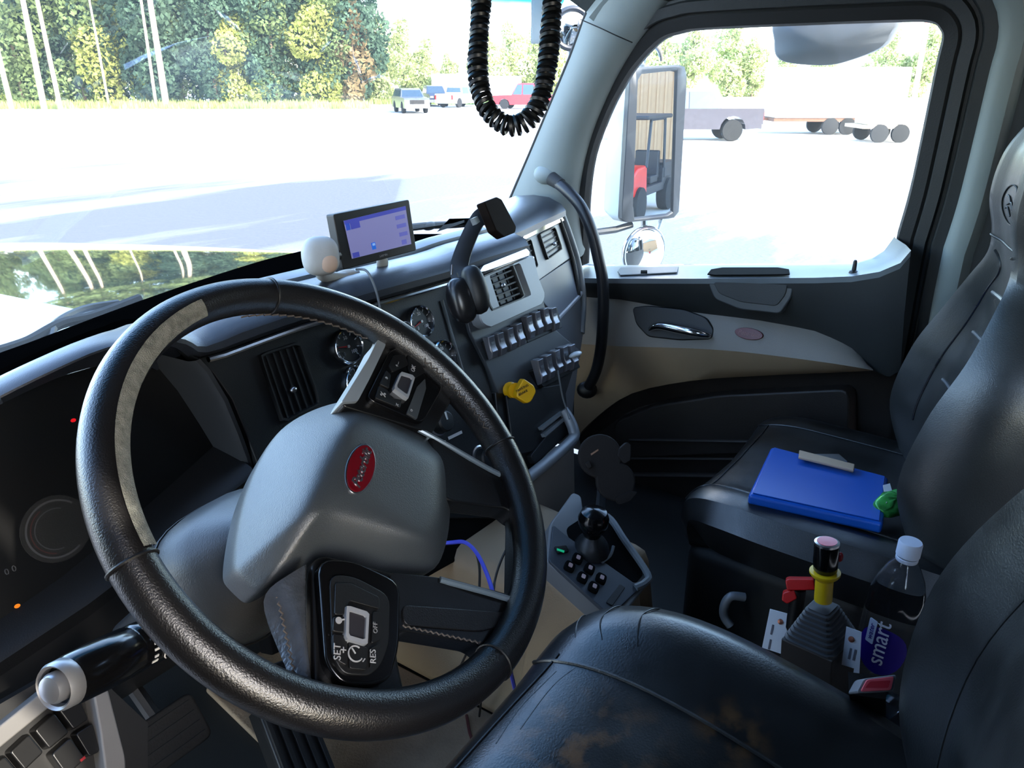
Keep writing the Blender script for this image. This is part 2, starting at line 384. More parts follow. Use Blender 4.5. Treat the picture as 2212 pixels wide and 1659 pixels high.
MB().grid([rA7, [a*.5+b*.5+V(-.004, 0, .004) for a, b in zip(rA7, rB)], rB]).build('swoosh_panel', DOORG, door, ang=60)
MB().grid([rB, [a*.5+b*.5 for a, b in zip(rB, rC)], rC, [p+V(.03, 0, 0) for p in rC]]).build('armrest_panel', BEIGE, door, ang=60)
LOWD = mat('door_lower_vinyl', (38, 31, 27), .5, bump=.2, bscale=300)
lc = [p+V(.03, 0, 0) for p in spline(row(Cc+[(1940, 800)], .945), 3)]
MB().grid([lc, [p+V(.02, 0, -.06) for p in lc], [V(1.0, p[1], .36) for p in lc], [V(.99, p[1], .0) for p in lc]]).build('lower_panel', LOWD, door)
# map pocket with raised lips low on the door
DL = Fr((.985, .5, .3), (-1, 0, 0))
pk = [(1330, 905), (1420, 868), (1560, 845), (1850, 830), (1850, 960), (1600, 975), (1340, 985)]
MB().prism(DL, rounded(DL.poly(pk), .03), -.01, .03, top=.97).build('map_pocket', LOWD, door, bevel=.006)
for (x0, y0, x1, y1, r) in ((1360, 950, 1860, 958, .006), (1300, 990, 1600, 992, .005), (1330, 1026, 1560, 1028, .009)):
    MB().tube([DL.P(x0, y0, .034), DL.P((x0+x1)/2, (y0+y1)/2, .036), DL.P(x1, y1, .034)], r).build('pocket_lip', LOWD, door)
# pull recess, lock pin, ledge inserts
DU = Fr((.905, .5, .6), (-1, 0, .12))
MB().prism(DU, rounded(DU.poly([(1528, 602), (1722, 600), (1716, 640), (1690, 678), (1600, 668), (1545, 645)]), .012), -.012, .014, top=.97).build('pull_cup', mat('cup_vinyl', (62, 66, 68), .45), door, bevel=.004)
MB().prism(DU, rounded(DU.poly([(1545, 608), (1706, 606), (1702, 634), (1682, 660), (1604, 651), (1558, 633)]), .01), .012, .0165).build('pull_recess', DARKT, door, bevel=.002)
LG = Fr((.95, .7, .693), (0, 0, 1), (1, 0, 0))
def ledge_z(px): return float(np.interp(px, [1340, 1500, 1640, 1760, 1846], [(a[2]+b[2])/2 for a, b in zip(sill_o[1:6], sill_i[1:6])]))
def on_ledge(pts, h=0):
    out = []
    for a, b in pts:
        out.append(at_z(a, b, ledge_z(a)+h))
    return out
MB().prism3(on_ledge([(1528, 594), (1536, 584), (1560, 580), (1680, 580), (1704, 584), (1706, 594), (1690, 595), (1545, 596)], .003), (0, 0, .003)).build('grab_slot', MATTEB, door)
MB().prism3(on_ledge([(1334, 588), (1340, 580), (1466, 578), (1462, 590), (1340, 596)], .002), (0, 0, .003)).build('switch_plate', GREYP, door, bevel=.001)
MB().prism3(on_ledge([(1384, 586), (1398, 586), (1398, 591), (1384, 591)], .005), (0, 0, .003)).build('window_switch', MATTEB, door)
lp = at_z(1844, 588, ledge_z(1844))
MB().lathe(lp+V(0, 0, -.002), (0, 0, 1), [(0, 0), (.011, 0), (.009, .005), (.005, .007), (.0045, .026), (.003, .030), (0, .031)], 14).build('lock_pin', BLACKP, door)
# handle recess, handle and emblem on the swoosh
HS = Fr(at_x(1460, 700, .925), (-1, 0, .35))
hr = [(1366, 664), (1400, 660), (1480, 668), (1528, 686), (1545, 712), (1540, 734), (1470, 736), (1400, 728), (1374, 700)]
MB().prism(HS, rounded(HS.poly(hr), .012), -.03, .006, top=.99).build('handle_recess', BLACKP, door, bevel=.004)
hb = spline([HS.P(1404, 712, .012), HS.P(1425, 704, .03), HS.P(1470, 712, .036), HS.P(1510, 720, .030), HS.P(1534, 726, .012)], 5)
MB().tube(hb, [.006+.006*math.sin(math.pi*i/(len(hb)-1)) for i in range(len(hb))], 12).build('door_handle', CHROME, door)
DE = Fr(at_x(1618, 721, .92), (-1, 0, .35))
em = MB().prism(DE, oval(.037, .015), -.005, .004, top=.96).build('emblem', DRED, door, bevel=.001)
text('Peterbilt', DE, 0, 0, .0045, .016, mat('emblem_dim', (140, 90, 88), .4), em, ang=0, shear=.3)

# ------------------------------------------------------------------ front pillar trim, with the bracket of the grab bar
tr = struct('trim_1', 'light grey passenger front pillar trim between windshield and side window', 'pillar trim')
Lp = [(1080, 485), (1092, 445), (1118, 385), (1145, 322), (1172, 257), (1200, 190), (1228, 122), (1256, 45), (1274, 0), (1300, -60)]
Rp = [(1246, 560), (1238, 470), (1240, 420), (1255, 345), (1278, 275), (1305, 215), (1335, 155), (1372, 100), (1400, 60), (1450, 0)]
Lx = np.linspace(.93, .83, 10); Rx = np.linspace(.965, .88, 10)
Lr = [at_x(a, b, x) for (a, b), x in zip(Lp, Lx)]; Rr = [at_x(a, b, x) for (a, b), x in zip(Rp, Rx)]
# the windshield-side edge leans forward, the bulge faces into the cab
rows = [[p+V(.10, .05, 0) for p in Lr], Lr, [p+V(.002, -.002, 0) for p in Lr], [a*.7+b*.3+V(-.028, -.012, 0) for a, b in zip(Lr, Rr)], [a*.3+b*.7+V(-.03, -.012, 0) for a, b in zip(Lr, Rr)], Rr, [p+V(.06, -.0, 0) for p in Rr]]
MB().grid(rows).build('pillar_cover', PILLAR, tr, sub=2)
MB().tube([p+V(.005, -.004, 0) for p in Lr], .0062).build('pillar_gasket', RUBBER, tr)
s0 = at_x(1254, 42, .833-.002); s1 = at_x(1366, 92, .868); md = (s0+s1)/2+V(-.024, -.01, 0)
MB().tube(spline([s0, s0*.6+s1*.4+V(-.022, -.01, 0), s0*.3+s1*.7+V(-.022, -.008, 0), s1], 4), .0014, 6).build('pillar_seam', RUBBER, tr)
# header piece that continues from the pillar above the window
hd = [[at_x(a, b, x) for (a, b), x in zip(r, xs)] for r, xs in (
    ([(1256, 42), (1300, -60), (1340, -160)], (.835, .815, .79)),
    ([(1366, 92), (1440, 0), (1500, -110)], (.868, .84, .80)),
    ([(1480, 40), (1540, -40), (1600, -130)], (.872, .84, .80)))]

# grab bar
gb = thing('grab_bar', 'black curved grab bar running from pale pillar bracket down past door', 'grab bar')
b0 = at_x(1178, 378, .885); b1 = at_x(1200, 392, .865)
MB().ell(b0+V(.025, .009, 0), .038, .030, .026, Fr(b0, (-.8, -.5, .2))).build('upper_bracket', PILLAR, gb)
MB().cyl(at_x(1192, 386, .868), at_x(1212, 399, .858), .019, .016).build('bracket_collar', RUBBER, gb)
pth = spline([at_x(*p) for p in [(1202, 393, .862), (1225, 412, .85), (1255, 447, .84), (1278, 500, .835), (1293, 560, .835), (1302, 610, .84), (1303, 680, .85), (1298, 750, .86), (1288, 800, .87), (1272, 835, .885)]], 5)
MB().tube(pth, .0155, 14).build('bar', mat('bar_rubber', (24, 25, 28), .38, bump=.1), gb)
MB().ell(at_x(1268, 842, .89), .03, .026, .02, Fr(b0, (-.8, -.5, .2))).build('lower_bracket', BLACKP, gb)

# ------------------------------------------------------------------ windshield
win = struct('window_1', 'wide windshield with a blue green sun band along its top', 'windshield')
WB = [(-760, 960), (-400, 880), (-200, 830), (0, 762), (202, 687), (376, 624), (564, 563), (662, 539), (800, 511), (1000, 488), (1088, 470)]
wb3 = [at_z(a, b, .80 if a < 1050 else .82) for a, b in WB]
wb3[0] = V(-.98, 1.0, .80); wb3[1] = V(-.90, 1.05, .80); wb3[2] = V(-.70, 1.13, .80)
WLO = spline(wb3, 3)
rows = []
for k in range(9):
    f = k/8; r_ = []
    for p in WLO:
        top = V(p[0]*.88, 0.86+(p[1]-1.0)*.35-.10*abs(p[0])**2, 1.46)
        q = p*(1-f)+top*f+V(0, .035*math.sin(math.pi*f), 0); r_.append(q)
    rows.append(r_)
WIND = rows
MB().grid(rows).build('pane', glass_mat('windshield_glass', (.95, .96, .955), .35, band=(1.266, 1.302, (.01, .24, .34)), dust_haze=.045), win)
# ------------------------------------------------------------------ dashboard
def loop_resample(poly, c, n):
    poly = [V(p) for p in poly]; c = V(c); out = []
    m_ = len(poly)
    for k in range(n):
        a = 2*math.pi*k/n; d = V(math.cos(a), math.sin(a)); best = 0
        for i in range(m_):
            p, q = poly[i]-c, poly[(i+1) % m_]-c; e = q-p; den = d[0]*e[1]-d[1]*e[0]
            if abs(den) < 1e-12: continue
            t = (p[0]*e[1]-p[1]*e[0])/den; s = (p[0]*d[1]-p[1]*d[0])/den
            if t > 0 and -1e-6 <= s <= 1+1e-6: best = max(best, t)
        out.append(c+d*best)
    return out
def ringplate(fr, outer, inner, h0, h1, n=48, drop=None, bevel=0):
    c = sum(V(p) for p in inner)/len(inner)
    O, I = loop_resample(outer, c, n), loop_resample(inner, c, n)
    I2 = [c+(p-c)*.97 for p in I]
    rows = [[fr.pt(*p, h0) for p in O], [fr.pt(*p, h1-.002) for p in O], [fr.pt(*(p*.985+c*.015), h1) for p in O], [fr.pt(*(c+(p-c)*1.02), h1) for p in I], [fr.pt(*p, h1-.002) for p in I], [fr.pt(*I2[k], h0 if drop is None else drop) for k in range(n)]]
    return MB().grid(rows, cv=True)
S = Fr((0, .978, .79), (-.03, -.94, .34))
dash = thing('dashboard', 'wide black and silver truck dashboard with gauges, vents and switch rows', 'dashboard')
NOSE = [(-1.0, .95, .79)]+[tuple(at_y(a, b, y)) for a, b, y in [(-60, 898, .945), (0, 862, .94), (120, 803, .925), (230, 757, .92), (330, 738, .93), (400, 748, .945), (446, 767, .96), (560, 729, .962), (650, 698, .962), (824, 646, .962), (975, 603, .962), (1040, 578, .958), (1139, 547, .95)]]
NS = spline(NOSE, 3)
def zs(x): return float(np.interp(x, [-.47, -.30], [.22, 1]))
def ys(x): return float(np.interp(x, [-.52, -.30], [.42, 1]))
def pad_rows(ns, prof, sc=1.0):
    return [[(p[0], p[1]+dy*sc*ys(p[0]), p[2]+dz*zs(p[0])) for p in ns] for dy, dz in prof]
MB().grid(pad_rows(NS, [(.03, -.012), (.006, -.003), (-.004, .006), (-.004, .018), (.008, .032), (.035, .040), (.07, .042), (.094, .038), (.10, .028)])+[[ (p[0], p[1]+.10, p[2]-.05) for p in NS]]).build('dash_pad', PADP, dash)
NL = [p for p in NS if p[0] > -.37]
MB().grid(pad_rows(NL, [(.103, .0), (.104, .030), (.107, .042), (.13, .047), (.14, .046), (.144, .036), (.144, -.03)])).build('defrost_ledge', mat('ledge_vinyl', (86, 92, 100), .35), dash)
wx = [p[0] for p in WLO]
def wat(x): return V(x, float(np.interp(x, wx, [p[1] for p in WLO])), float(np.interp(x, wx, [p[2] for p in WLO])))
rows = [[V(p[0], p[1]+.088*ys(p[0]), p[2]+.030*zs(p[0])-.012) for p in NS], [V(p[0], p[1]+.14*ys(p[0]), p[2]+.036*zs(p[0])) for p in NS], [wat(p[0])*.35+V(p[0], p[1]+.14*ys(p[0]), p[2]+.036*zs(p[0]))*.65+V(0, 0, -.006) for p in NS], [wat(p[0])+V(0, .012, -.004) for p in NS]]
MB().grid(rows).build('windshield_shelf', FRIT, dash)
# passenger part of the pad
PN = spline([at_y(1090, 530, 1.035), at_y(1126, 516, 1.04), at_y(1170, 494, 1.07), at_y(1210, 475, 1.10), at_y(1219, 470, 1.108)], 4)
MB().grid(pad_rows(PN, [(.02, -.012), (.004, -.003), (-.005, .006), (-.004, .02), (.01, .035), (.05, .05), (.10, .052), (.16, .045), (.2, .01)])).build('passenger_pad', PADP, dash)
rows = [[V(p[0], p[1]+.15, p[2]+.035) for p in PN], [V(p[0], wat(p[0])[1]+.02, .80) for p in PN]]
MB().grid(rows).build('passenger_shelf', MATTEB, dash)
# chrome strips under the pad
MB().tube([V(p)+V(0, -.003, -.006) for p in NS[21:34]], .0045, 8).build('chrome_strip', mat('smoked_chrome', (170, 170, 172), .15, metal=1), dash)
cs = [(1036, 583), (1139, 543)]
CSF = Fr(at_y(1090, 560, .945), (0, -.9, .45))
MB().prism(CSF, rounded(CSF.poly([(1030, 590), (1040, 575), (1136, 537), (1143, 545), (1141, 553), (1044, 588)]), .004), -.01, .004, top=.97).build('chrome_strip', CHROME, dash, bevel=.0015)
PD = Fr(at_y(1170, 500, 1.075), (.06, -.27, .081))
MB().prism(PD, rounded(PD.poly([(1118, 518), (1123, 509), (1165, 489), (1206, 470), (1211, 478), (1168, 499), (1126, 519)]), .003), -.005, .012, top=.98).build('chrome_strip', CHROME, dash, bevel=.0015)
# fascia behind the wheel
MB().prism(S, S.poly([(430, 772), (975, 600), (1015, 610), (1050, 760), (1120, 1040), (1100, 1120), (600, 1120), (585, 1060), (560, 985), (538, 930), (510, 862), (470, 805)]), -.05, -.012).build('fascia', DARKP, dash, bevel=.003)
MB().tube([S.P(956, 648, -.008), S.P(975, 715, -.008), S.P(1000, 800, -.008), S.P(1008, 835, -.008)], .0022, 6).build('panel_trim', GREYP, dash)

def vent(fr, quad, n, parent, h, dirn='h', framem=None, knob=None, frame_w=0, depth=.012, cross=0):
    q = [V(p) for p in fr.poly(quad, h)]                    # TL TR BR BL
    c = sum(q)/4
    back = MB().prism(fr, rounded([c+(p-c)*1.0 for p in q], .005), h-depth-.003, h-depth).build('air_vent', BLACKP, parent)
    ring_ = ringplate(fr, rounded([c+(p-c)*1.10 for p in q], .006), rounded(q, .005), h-depth, h+.002, 40).build('vent_bezel', framem or BLACKP, back)
    for k in range(n):
        f = (k+.75)/(n+.5)
        a, b = (q[0]*(1-f)+q[3]*f, q[1]*(1-f)+q[2]*f) if dirn == 'h' else (q[0]*(1-f)+q[1]*f, q[3]*(1-f)+q[2]*f)
        t = nrm(b-a); s = V(-t[1], t[0])*.0016
        MB().prism(fr, [a-s, b-s, b+s, a+s], h-.010, h-.002).build('vane', DARKP, back)
    for k in range(cross):
        f = (k+.8)/(cross+.6)
        a, b = (q[0]*(1-f)+q[1]*f, q[3]*(1-f)+q[2]*f)
        t = nrm(b-a); s = V(-t[1], t[0])*.001
        MB().prism(fr, [a-s, b-s, b+s, a+s], h-.012, h-.010).build('rear_vane', DARKP, back)
    if knob:
        p = fr.P(knob[0], knob[1], h)
        MB().ell(p+fr.n*.002, .0065, .005, .005, fr).build('vent_knob', SATIN, back)
    return back
# silver middle panel with the large vent
sp = [(1006, 612), (1040, 596), (1137, 555), (1146, 600), (1162, 640), (1156, 660), (1040, 712), (1022, 700)]
vq = [(1041, 600), (1106, 573), (1131, 641), (1063, 668)]
ringplate(S, rounded(S.poly(sp), .006), rounded(S.poly(vq), .005), -.02, .022, 72, drop=-.01).build('vent_panel', SILVER, dash)
MB().prism(S, rounded(S.poly([(1000, 640), (1175, 640), (1190, 700), (1260, 760), (1245, 800), (1170, 842), (1080, 850), (1060, 800), (1020, 720)]), .006), -.04, -.004).build('switch_panel', mat('switch_panel_grey', (58, 61, 65), .45, var=.05), dash, bevel=.003)
MB().prism(S, S.poly([(1075, 846), (1170, 836), (1245, 796), (1228, 850), (1235, 930), (1140, 1030), (1095, 1040)]), -.04, -.006).build('lower_fascia', BLACKP, dash, bevel=.003)
vent(S, vq, 5, dash, .022, 'h', BLACKP, (1085, 617), cross=4)
vent(S, [(566, 770), (645, 744), (690, 868), (613, 908)], 5, dash, -.006, 'v', DARKP, (632, 842))
# passenger panel
pv = [(1126, 520), (1168, 500), (1210, 480), (1228, 528), (1233, 546), (1228, 558), (1152, 612), (1142, 590)]
v1 = [(1134, 524), (1146, 518), (1161, 574), (1146, 582)]; v2 = [(1167, 507), (1198, 492), (1213, 537), (1184, 558)]
MB().prism(PD, rounded(PD.poly(pv), .004), -.02, .006).build('vent_panel', SILVER, dash, bevel=.002)
vent(PD, v1, 4, dash, .012, 'h', BLACKP, (1148, 558), depth=.008); vent(PD, v2, 4, dash, .012, 'h', BLACKP, (1196, 527), depth=.008)
GB = [(1150, 614), (1230, 560), (1240, 590), (1249, 628), (1246, 644), (1204, 690), (1172, 655), (1165, 640)]
MB().prism(PD, rounded(PD.poly(GB), .006), -.02, .004).build('glovebox_door', mat('glovebox_grey', (96, 100, 108), .42, var=.04), dash, bevel=.003)
MB().prism(PD, PD.poly([(1204, 690), (1250, 640), (1262, 645), (1262, 720), (1250, 800), (1238, 900), (1190, 900)]), -.03, -.002).build('lower_panel', mat('lower_dash_grey', (88, 92, 95), .5, var=.04), dash, bevel=.004)
MB().tube([PD.P(*p) for p in [(1200, 694, .002), (1225, 668, .004), (1248, 643, .004), (1256, 632, .002)]], .006, 8).build('glovebox_trim', SILVER, dash)
MB().tube(spline([PD.P(*p) for p in [(1215, 466, .004), (1232, 512, .008), (1248, 565, .008), (1258, 620, .006), (1260, 660, .002), (1256, 720, -.004)]], 4), .009, 10).build('end_trim', mat('end_trim_grey', (105, 110, 112), .4), dash)
MB().tube(spline([PD.P(*p) for p in [(1208, 474, .008), (1222, 512, .01), (1237, 560, .01), (1247, 610, .008), (1250, 640, .004)]], 4), .006, 8).build('end_gap', BLACKP, dash)

def gauge(fr, cx, cy, rp, h, needle_ang, sc=1.0):
    c2 = V(fr.at(cx, cy, h)); r = rp*np.linalg.norm(fr.P(cx, cy, h)-CAM)/FPX*1.0
    f = fr.moved(*c2, h)
    face = MB().prism(f, oval(r*.93, r*.93), -.004, .001).build('gauge', BLACKP, dash)
    MB().lathe(f.o, f.n, [(r*.9, -.002), (r*.92, .007), (r*1.0, .0085), (r*1.07, .006), (r*1.08, -.006)], 32).build('bezel', CHROME, face)
    for k in range(9):
        a = math.radians(225-270*k/8); d = V(math.cos(a), math.sin(a)); e = V(-d[1], d[0])*r*.025
        MB().prism(f, [d*r*.70-e, d*r*.86-e, d*r*.86+e, d*r*.70+e], .001, .0018).build('tick', WHITEM, face)
    for k, tx in ((0, '0'), (4, '50'), (8, '100')):
        a = math.radians(225-270*k/8)
        text(tx, f, math.cos(a)*r*.52, math.sin(a)*r*.52, .0014, r*.3, WHITEM, face, 'numeral')
    d = V(math.cos(needle_ang), math.sin(needle_ang)); e = V(-d[1], d[0])*r*.035
    MB().prism(f, [-d*r*.15-e*1.5, d*r*.72-e*.5, d*r*.72+e*.5, -d*r*.15+e*1.5], .002, .003).build('needle', mat('needle_red', (200, 20, 24), .4), face)
    MB().cyl(f.pt(0, 0, .001), f.pt(0, 0, .005), r*.09).build('needle_hub', SATIN, face)
    return face
gauge(S, 750, 749, 36, -.006, math.radians(170)); gauge(S, 908, 695, 33, -.006, math.radians(196))
gauge(S, 772, 826, 34, -.006, math.radians(190)); gauge(S, 958, 770, 33, -.006, math.radians(200))

# rocker switches in three rows
CLEAR = mat('smoky_rocker_plastic', (112, 112, 118), .18, metal=.45, var=.05)
proto_sw = None
def rocker(px, py, wpx, hpx, lean, h=.004, depth=.016):
    c = V(S.at(px, py, h)); k = np.linalg.norm(S.P(px, py)-CAM)/FPX
    w_, h_ = wpx*k*1.25, hpx*k*1.12
    f = S.moved(*c, h).rot(lean)
    body = MB(); prof = [(-.5, -.1), (-.46, .55), (-.2, .95), (0, .80), (.25, .88), (.45, 1.0), (.5, -.1)]
    rows = [[f.pt(s_*w_*.5, b*h_, z*depth) for b, z in prof] for s_ in (-1, -.86, .86, 1)]
    rows[0] = [f.pt(-w_*.5, b*h_, z*depth*.8) for b, z in prof]; rows[3] = [f.pt(w_*.5, b*h_, z*depth*.8) for b, z in prof]
    body.loft(rows, True)
    o = body.build('rocker_switch', CLEAR, dash, bevel=.0012)
    MB().prism(f, rect(w_*.45, h_*.10, 0, h_*.16), depth*.80, depth*.9).build('legend', mat('legend_grey', (70, 72, 76), .5), o)
    return o
for x, y in ((1056, 751), (1076, 744), (1097, 734), (1116, 724)): rocker(x, y, 17, 46, 0)
for x, y in ((1138, 708), (1156, 699), (1174, 691), (1191, 690)): rocker(x, y, 16, 46, 0)
for x, y in ((1160, 803), (1178, 794), (1196, 784), (1213, 776), (1229, 772)): rocker(x, y, 16, 50, 0, .012, .02)
MB().prism(S, rounded(S.poly([(1040, 738), (1125, 700), (1136, 742), (1056, 778)]), .004), -.004, .005).build('switch_bank', BLACKP, dash, bevel=.002)
MB().prism(S, rounded(S.poly([(1122, 698), (1200, 664), (1212, 708), (1136, 742)]), .004), -.004, .005).build('switch_bank', DARKP, dash, bevel=.002)
MB().prism(S, rounded(S.poly([(1142, 800), (1228, 755), (1245, 795), (1165, 838)]), .004), -.004, .012).build('switch_bank', BLACKP, dash, bevel=.002)
lv = S.P(1243, 766, .045)
MB().ell(lv, .020, .0065, .012, S).build('spoon_lever', mat('pale_lever', (190, 192, 192), .35), dash)
MB().cyl(lv, S.P(1228, 772, .0), .004).build('lever_stem', BLACKP, dash)
# yellow parking brake knob
YEL = mat('yellow_knob', (222, 164, 4), .4, var=.08)
kb = S.P(1100, 842, -.002); ktip = S.P(1124, 845, .05)
kn = MB().lathe(kb, ktip-kb, [(.016, 0), (.017, .008), (.012, .014), (.010, .02), (.011, .03), (.016, .034)], 24).build('parking_brake_knob', YEL, dash)
KF = Fr(ktip, (-.55, -.75, .35)).rot(math.radians(-8))
kp = [KF.at(a, b) for a, b in [(1128, 816), (1152, 832), (1157, 846), (1146, 868), (1136, 873), (1112, 858), (1114, 842)]]
MB().prism(KF, rounded(kp, .005), -.016, .008, top=.95).build('knob_plate', YEL, kn, bevel=.003)
text('PARKING', KF, 0.001, .006, .009, .007, BLACKP, kn, ang=.5); text('BRAKE', KF, .003, -.003, .009, .007, BLACKP, kn, ang=.5)
# cubby and tray lip below the switches
MB().prism(S, rounded(S.poly([(1092, 850), (1210, 830), (1222, 900), (1150, 975), (1110, 985)]), .008), -.004, .002).build('cubby', BLACKP, dash, bevel=.002)
for q in ([(1160, 924), (1208, 888), (1210, 893), (1163, 930)], [(1166, 938), (1218, 895), (1221, 901), (1169, 945)]):
    MB().prism(S, S.poly(q), .0, .012).build('cubby_slat', GREYP, dash)
MB().prism(S, rounded(S.poly([(1172, 945), (1222, 903), (1232, 930), (1150, 1004), (1140, 985)]), .006), -.01, .008).build('tray', DARKP, dash, bevel=.002)
MB().tube(spline([S.P(*p) for p in [(1216, 886, .008), (1229, 905, .016), (1239, 930, .024), (1236, 950, .026), (1190, 992, .026), (1143, 1030, .024), (1100, 1066, .02)]], 5), .0125, 12).build('tray_lip', SILVER, dash)
MB().prism(S, S.poly([(1100, 1060), (1140, 1035), (1238, 960), (1240, 1090), (1200, 1180), (1120, 1180)]), -.06, .004).build('lower_stack', mat('lower_stack_beige', (104, 96, 88), .55), dash, bevel=.004)
MB().tube(spline([S.P(*p) for p in [(1205, 800, .03), (1210, 830, .03), (1216, 860, .022), (1225, 888, .02), (1230, 905, .03)]], 4), .002, 6).build('loose_cord', GREYP, dash)
# climate knobs
def dial(px, py, r, h=-.012):
    p = S.P(px, py, h)
    o = MB().lathe(p, S.n, [(r*1.15, 0), (r*1.1, .006), (r, .008), (r*.94, .024), (r*.8, .027), (0, .028)], 28).build('climate_dial', BLACKP, dash)
    MB().lathe(p, S.n, [(r*1.22, -.002), (r*1.26, .004), (r*1.14, .0055)], 28).build('dial_ring', SATIN, o)
    f = Fr(p, S.n); MB().prism(f, rect(r*.12, r*.7, 0, r*.5), .026, .0295).build('pointer', WHITEM, o)
    return o
dial(945, 912, .021); dial(1036, 990, .021); dial(1085, 1085, .021)
for q in ([(946, 872), (972, 862), (974, 868), (948, 878)], [(968, 944), (997, 930), (999, 936), (970, 950)], [(948, 958), (962, 951), (963, 956), (950, 963)]):
    MB().prism(S, S.poly(q, -.011), -.012, -.0108).build('climate_mark', WHITEM, dash)
# instrument cluster
CF = Fr((-.55, 1.02, .66), (.02, -.95, .3))
MB().box(CF, -.42, .26, -.2, .125, -.02, 0).build('cluster_lens', mat('cluster_black', (7, 7, 8), .3, var=.1), dash)
bw = [(432, 775), (455, 800), (492, 862), (520, 930), (540, 985), (552, 1030), (560, 1075)]
fo = [at_y(a, b, .945) for a, b in bw]; fi = [at_y(a-25+i*1.0, b+6, .955) for i, (a, b) in enumerate(bw)]
MB().grid([[p+V(.004, .06, 0) for p in fo], fo, [a*.5+b*.5+V(0, -.004, 0) for a, b in zip(fo, fi)], fi, [p+V(-.01, .12, 0) for p in fi]]).build('binnacle_wall', mat('binnacle_grey', (36, 38, 41), .5), dash)
lipp = [at_y(a, b, .925) for a, b in [(-500, 1700), (-150, 1530), (60, 1392), (190, 1306), (330, 1200), (450, 1105), (552, 1022)]]
MB().grid([[p+V(0, .10, .03) for p in lipp], [p+V(0, .01, .008) for p in lipp], lipp, [p+V(0, .004, -.02) for p in lipp]]).build('cluster_lip', BLACKP, dash)
MB().grid([[p+V(0, .004, -.02) for p in lipp], [p+V(0, .03, -.09) for p in lipp], [V(p[0], 1.05, .25) for p in lipp], [V(p[0], 1.25, .12) for p in lipp]]).build('knee_panel', mat('knee_black', (24, 24, 25), .55), dash)
MB().prism(S, S.poly([(545, 1080), (800, 1050), (1130, 1030), (1180, 1090), (1112, 1152), (1040, 1190), (955, 1238), (800, 1330), (600, 1420)]), -.05, -.016).build('knee_bolster', MATTEB, dash, bevel=.004)
c2 = CF.at(122, 1142); gf = CF.moved(*c2)
g5 = MB().prism(gf, oval(.044, .044), 0, .001).build('speedometer', BLACKP, dash)
DIMW = mat('dim_print', (52, 52, 54), .6)
for r0, r1, a0, a1, mm_ in ((.036, .0385, 40, 300, DIMW), (.026, .0275, 60, 270, DIMW), (.031, .0325, 110, 250, mat('dim_red', (52, 18, 17), .5))):
    rows = [[gf.pt(r*math.cos(math.radians(a)), r*math.sin(math.radians(a)), .0016) for a in np.linspace(a0, a1, 40)] for r in (r0, r1)]
    MB().grid(rows).build('dial_arc', mm_, g5)
for a, b, s_ in ((150, 1262, '0000 MI'), (22, 1232, '0 0'), (64, 1325, '00 A')):
    a2, b2 = CF.at(a, b); text(s_, CF, a2, b2, .001, .011, DIMW, dash, 'display_digits')
for a, b, cc in ((158, 908, (255, 10, 30)), (37, 1309, (255, 130, 10))):
    a2, b2 = CF.at(a, b)
    MB().prism(CF.moved(a2, b2), oval(.0035, .0025, 12), 0, .001).build('warning_light', mat('telltale', cc, .5, emit=cc, est=.10), dash)
# switch panel at the far left, framed by pale bars
LS = Fr(at_y(120, 1500, .84), (.1, -.85, .5))
MB().prism(LS, LS.poly([(-200, 1640), (180, 1420), (330, 1560), (330, 1760), (-200, 1800)]), -.05, -.012).build('side_switch_panel', mat('side_panel_black', (26, 26, 27), .5), dash)
for q in ([(-60, 1610), (105, 1478), (165, 1408), (196, 1400), (212, 1432), (140, 1495), (-60, 1658)], [(186, 1470), (206, 1462), (224, 1490), (262, 1640), (262, 1700), (222, 1700), (206, 1580)]):
    MB().prism(LS, rounded(LS.poly(q), .008), -.015, .012).build('pale_bar', mat('pale_bar_grey', (118, 116, 114), .5), dash, bevel=.005)
for i, q in enumerate(([(-42, 1668), (8, 1630), (42, 1670), (0, 1715)], [(15, 1625), (60, 1583), (95, 1625), (50, 1668)], [(68, 1578), (115, 1537), (150, 1583), (103, 1622)], [(120, 1533), (165, 1500), (192, 1555), (155, 1580)], [(105, 1630), (150, 1590), (185, 1640), (140, 1680)], [(158, 1585), (198, 1560), (215, 1625), (190, 1638)])):
    q = rounded(LS.poly(q, .0), .004)
    o = MB().prism(LS, q, -.012, .004, top=.92).build('rocker_switch', mat('rocker_black', (22, 22, 23), .35), dash, bevel=.002)
    if i == 4:
        a2, b2 = LS.at(175, 1640); MB().prism(LS.moved(a2, b2), rect(.006, .003), .003, .005).build('switch_symbol', mat('symbol_red', (140, 20, 30), .5), o)

# ------------------------------------------------------------------ steering column with its stalk
col = thing('steering_column', 'dark grey steering column shroud with black wiper stalk behind the wheel', 'steering column')
WC = V(-.529, .490, .809); WN = nrm(V(.0862, -.682, .726))
W = Fr(WC, WN)
rings = []
for s_, a, b, oy in ((.085, .03, .03, -.01), (.105, .048, .044, -.008), (.13, .070, .060, -.004), (.155, .081, .070, 0), (.185, .084, .072, .002), (.21, .078, .066, .004), (.23, .055, .048, .01), (.25, .034, .03, .015), (.42, .03, .028, .03)):
    f = W.moved(-.028, .01+oy, -s_)
    rings.append([f.pt(*p) for p in [(a*math.copysign(abs(math.cos(t))**.7, math.cos(t)), b*math.copysign(abs(math.sin(t))**.7, math.sin(t))) for t in np.linspace(0, 2*math.pi, 33)[:-1]]])
MB().loft(rings).build('column_shroud', mat('shroud_grey', (44, 46, 48), .38, bump=.15, bscale=700), col)
f = W.moved(-.028, .01, -.17)
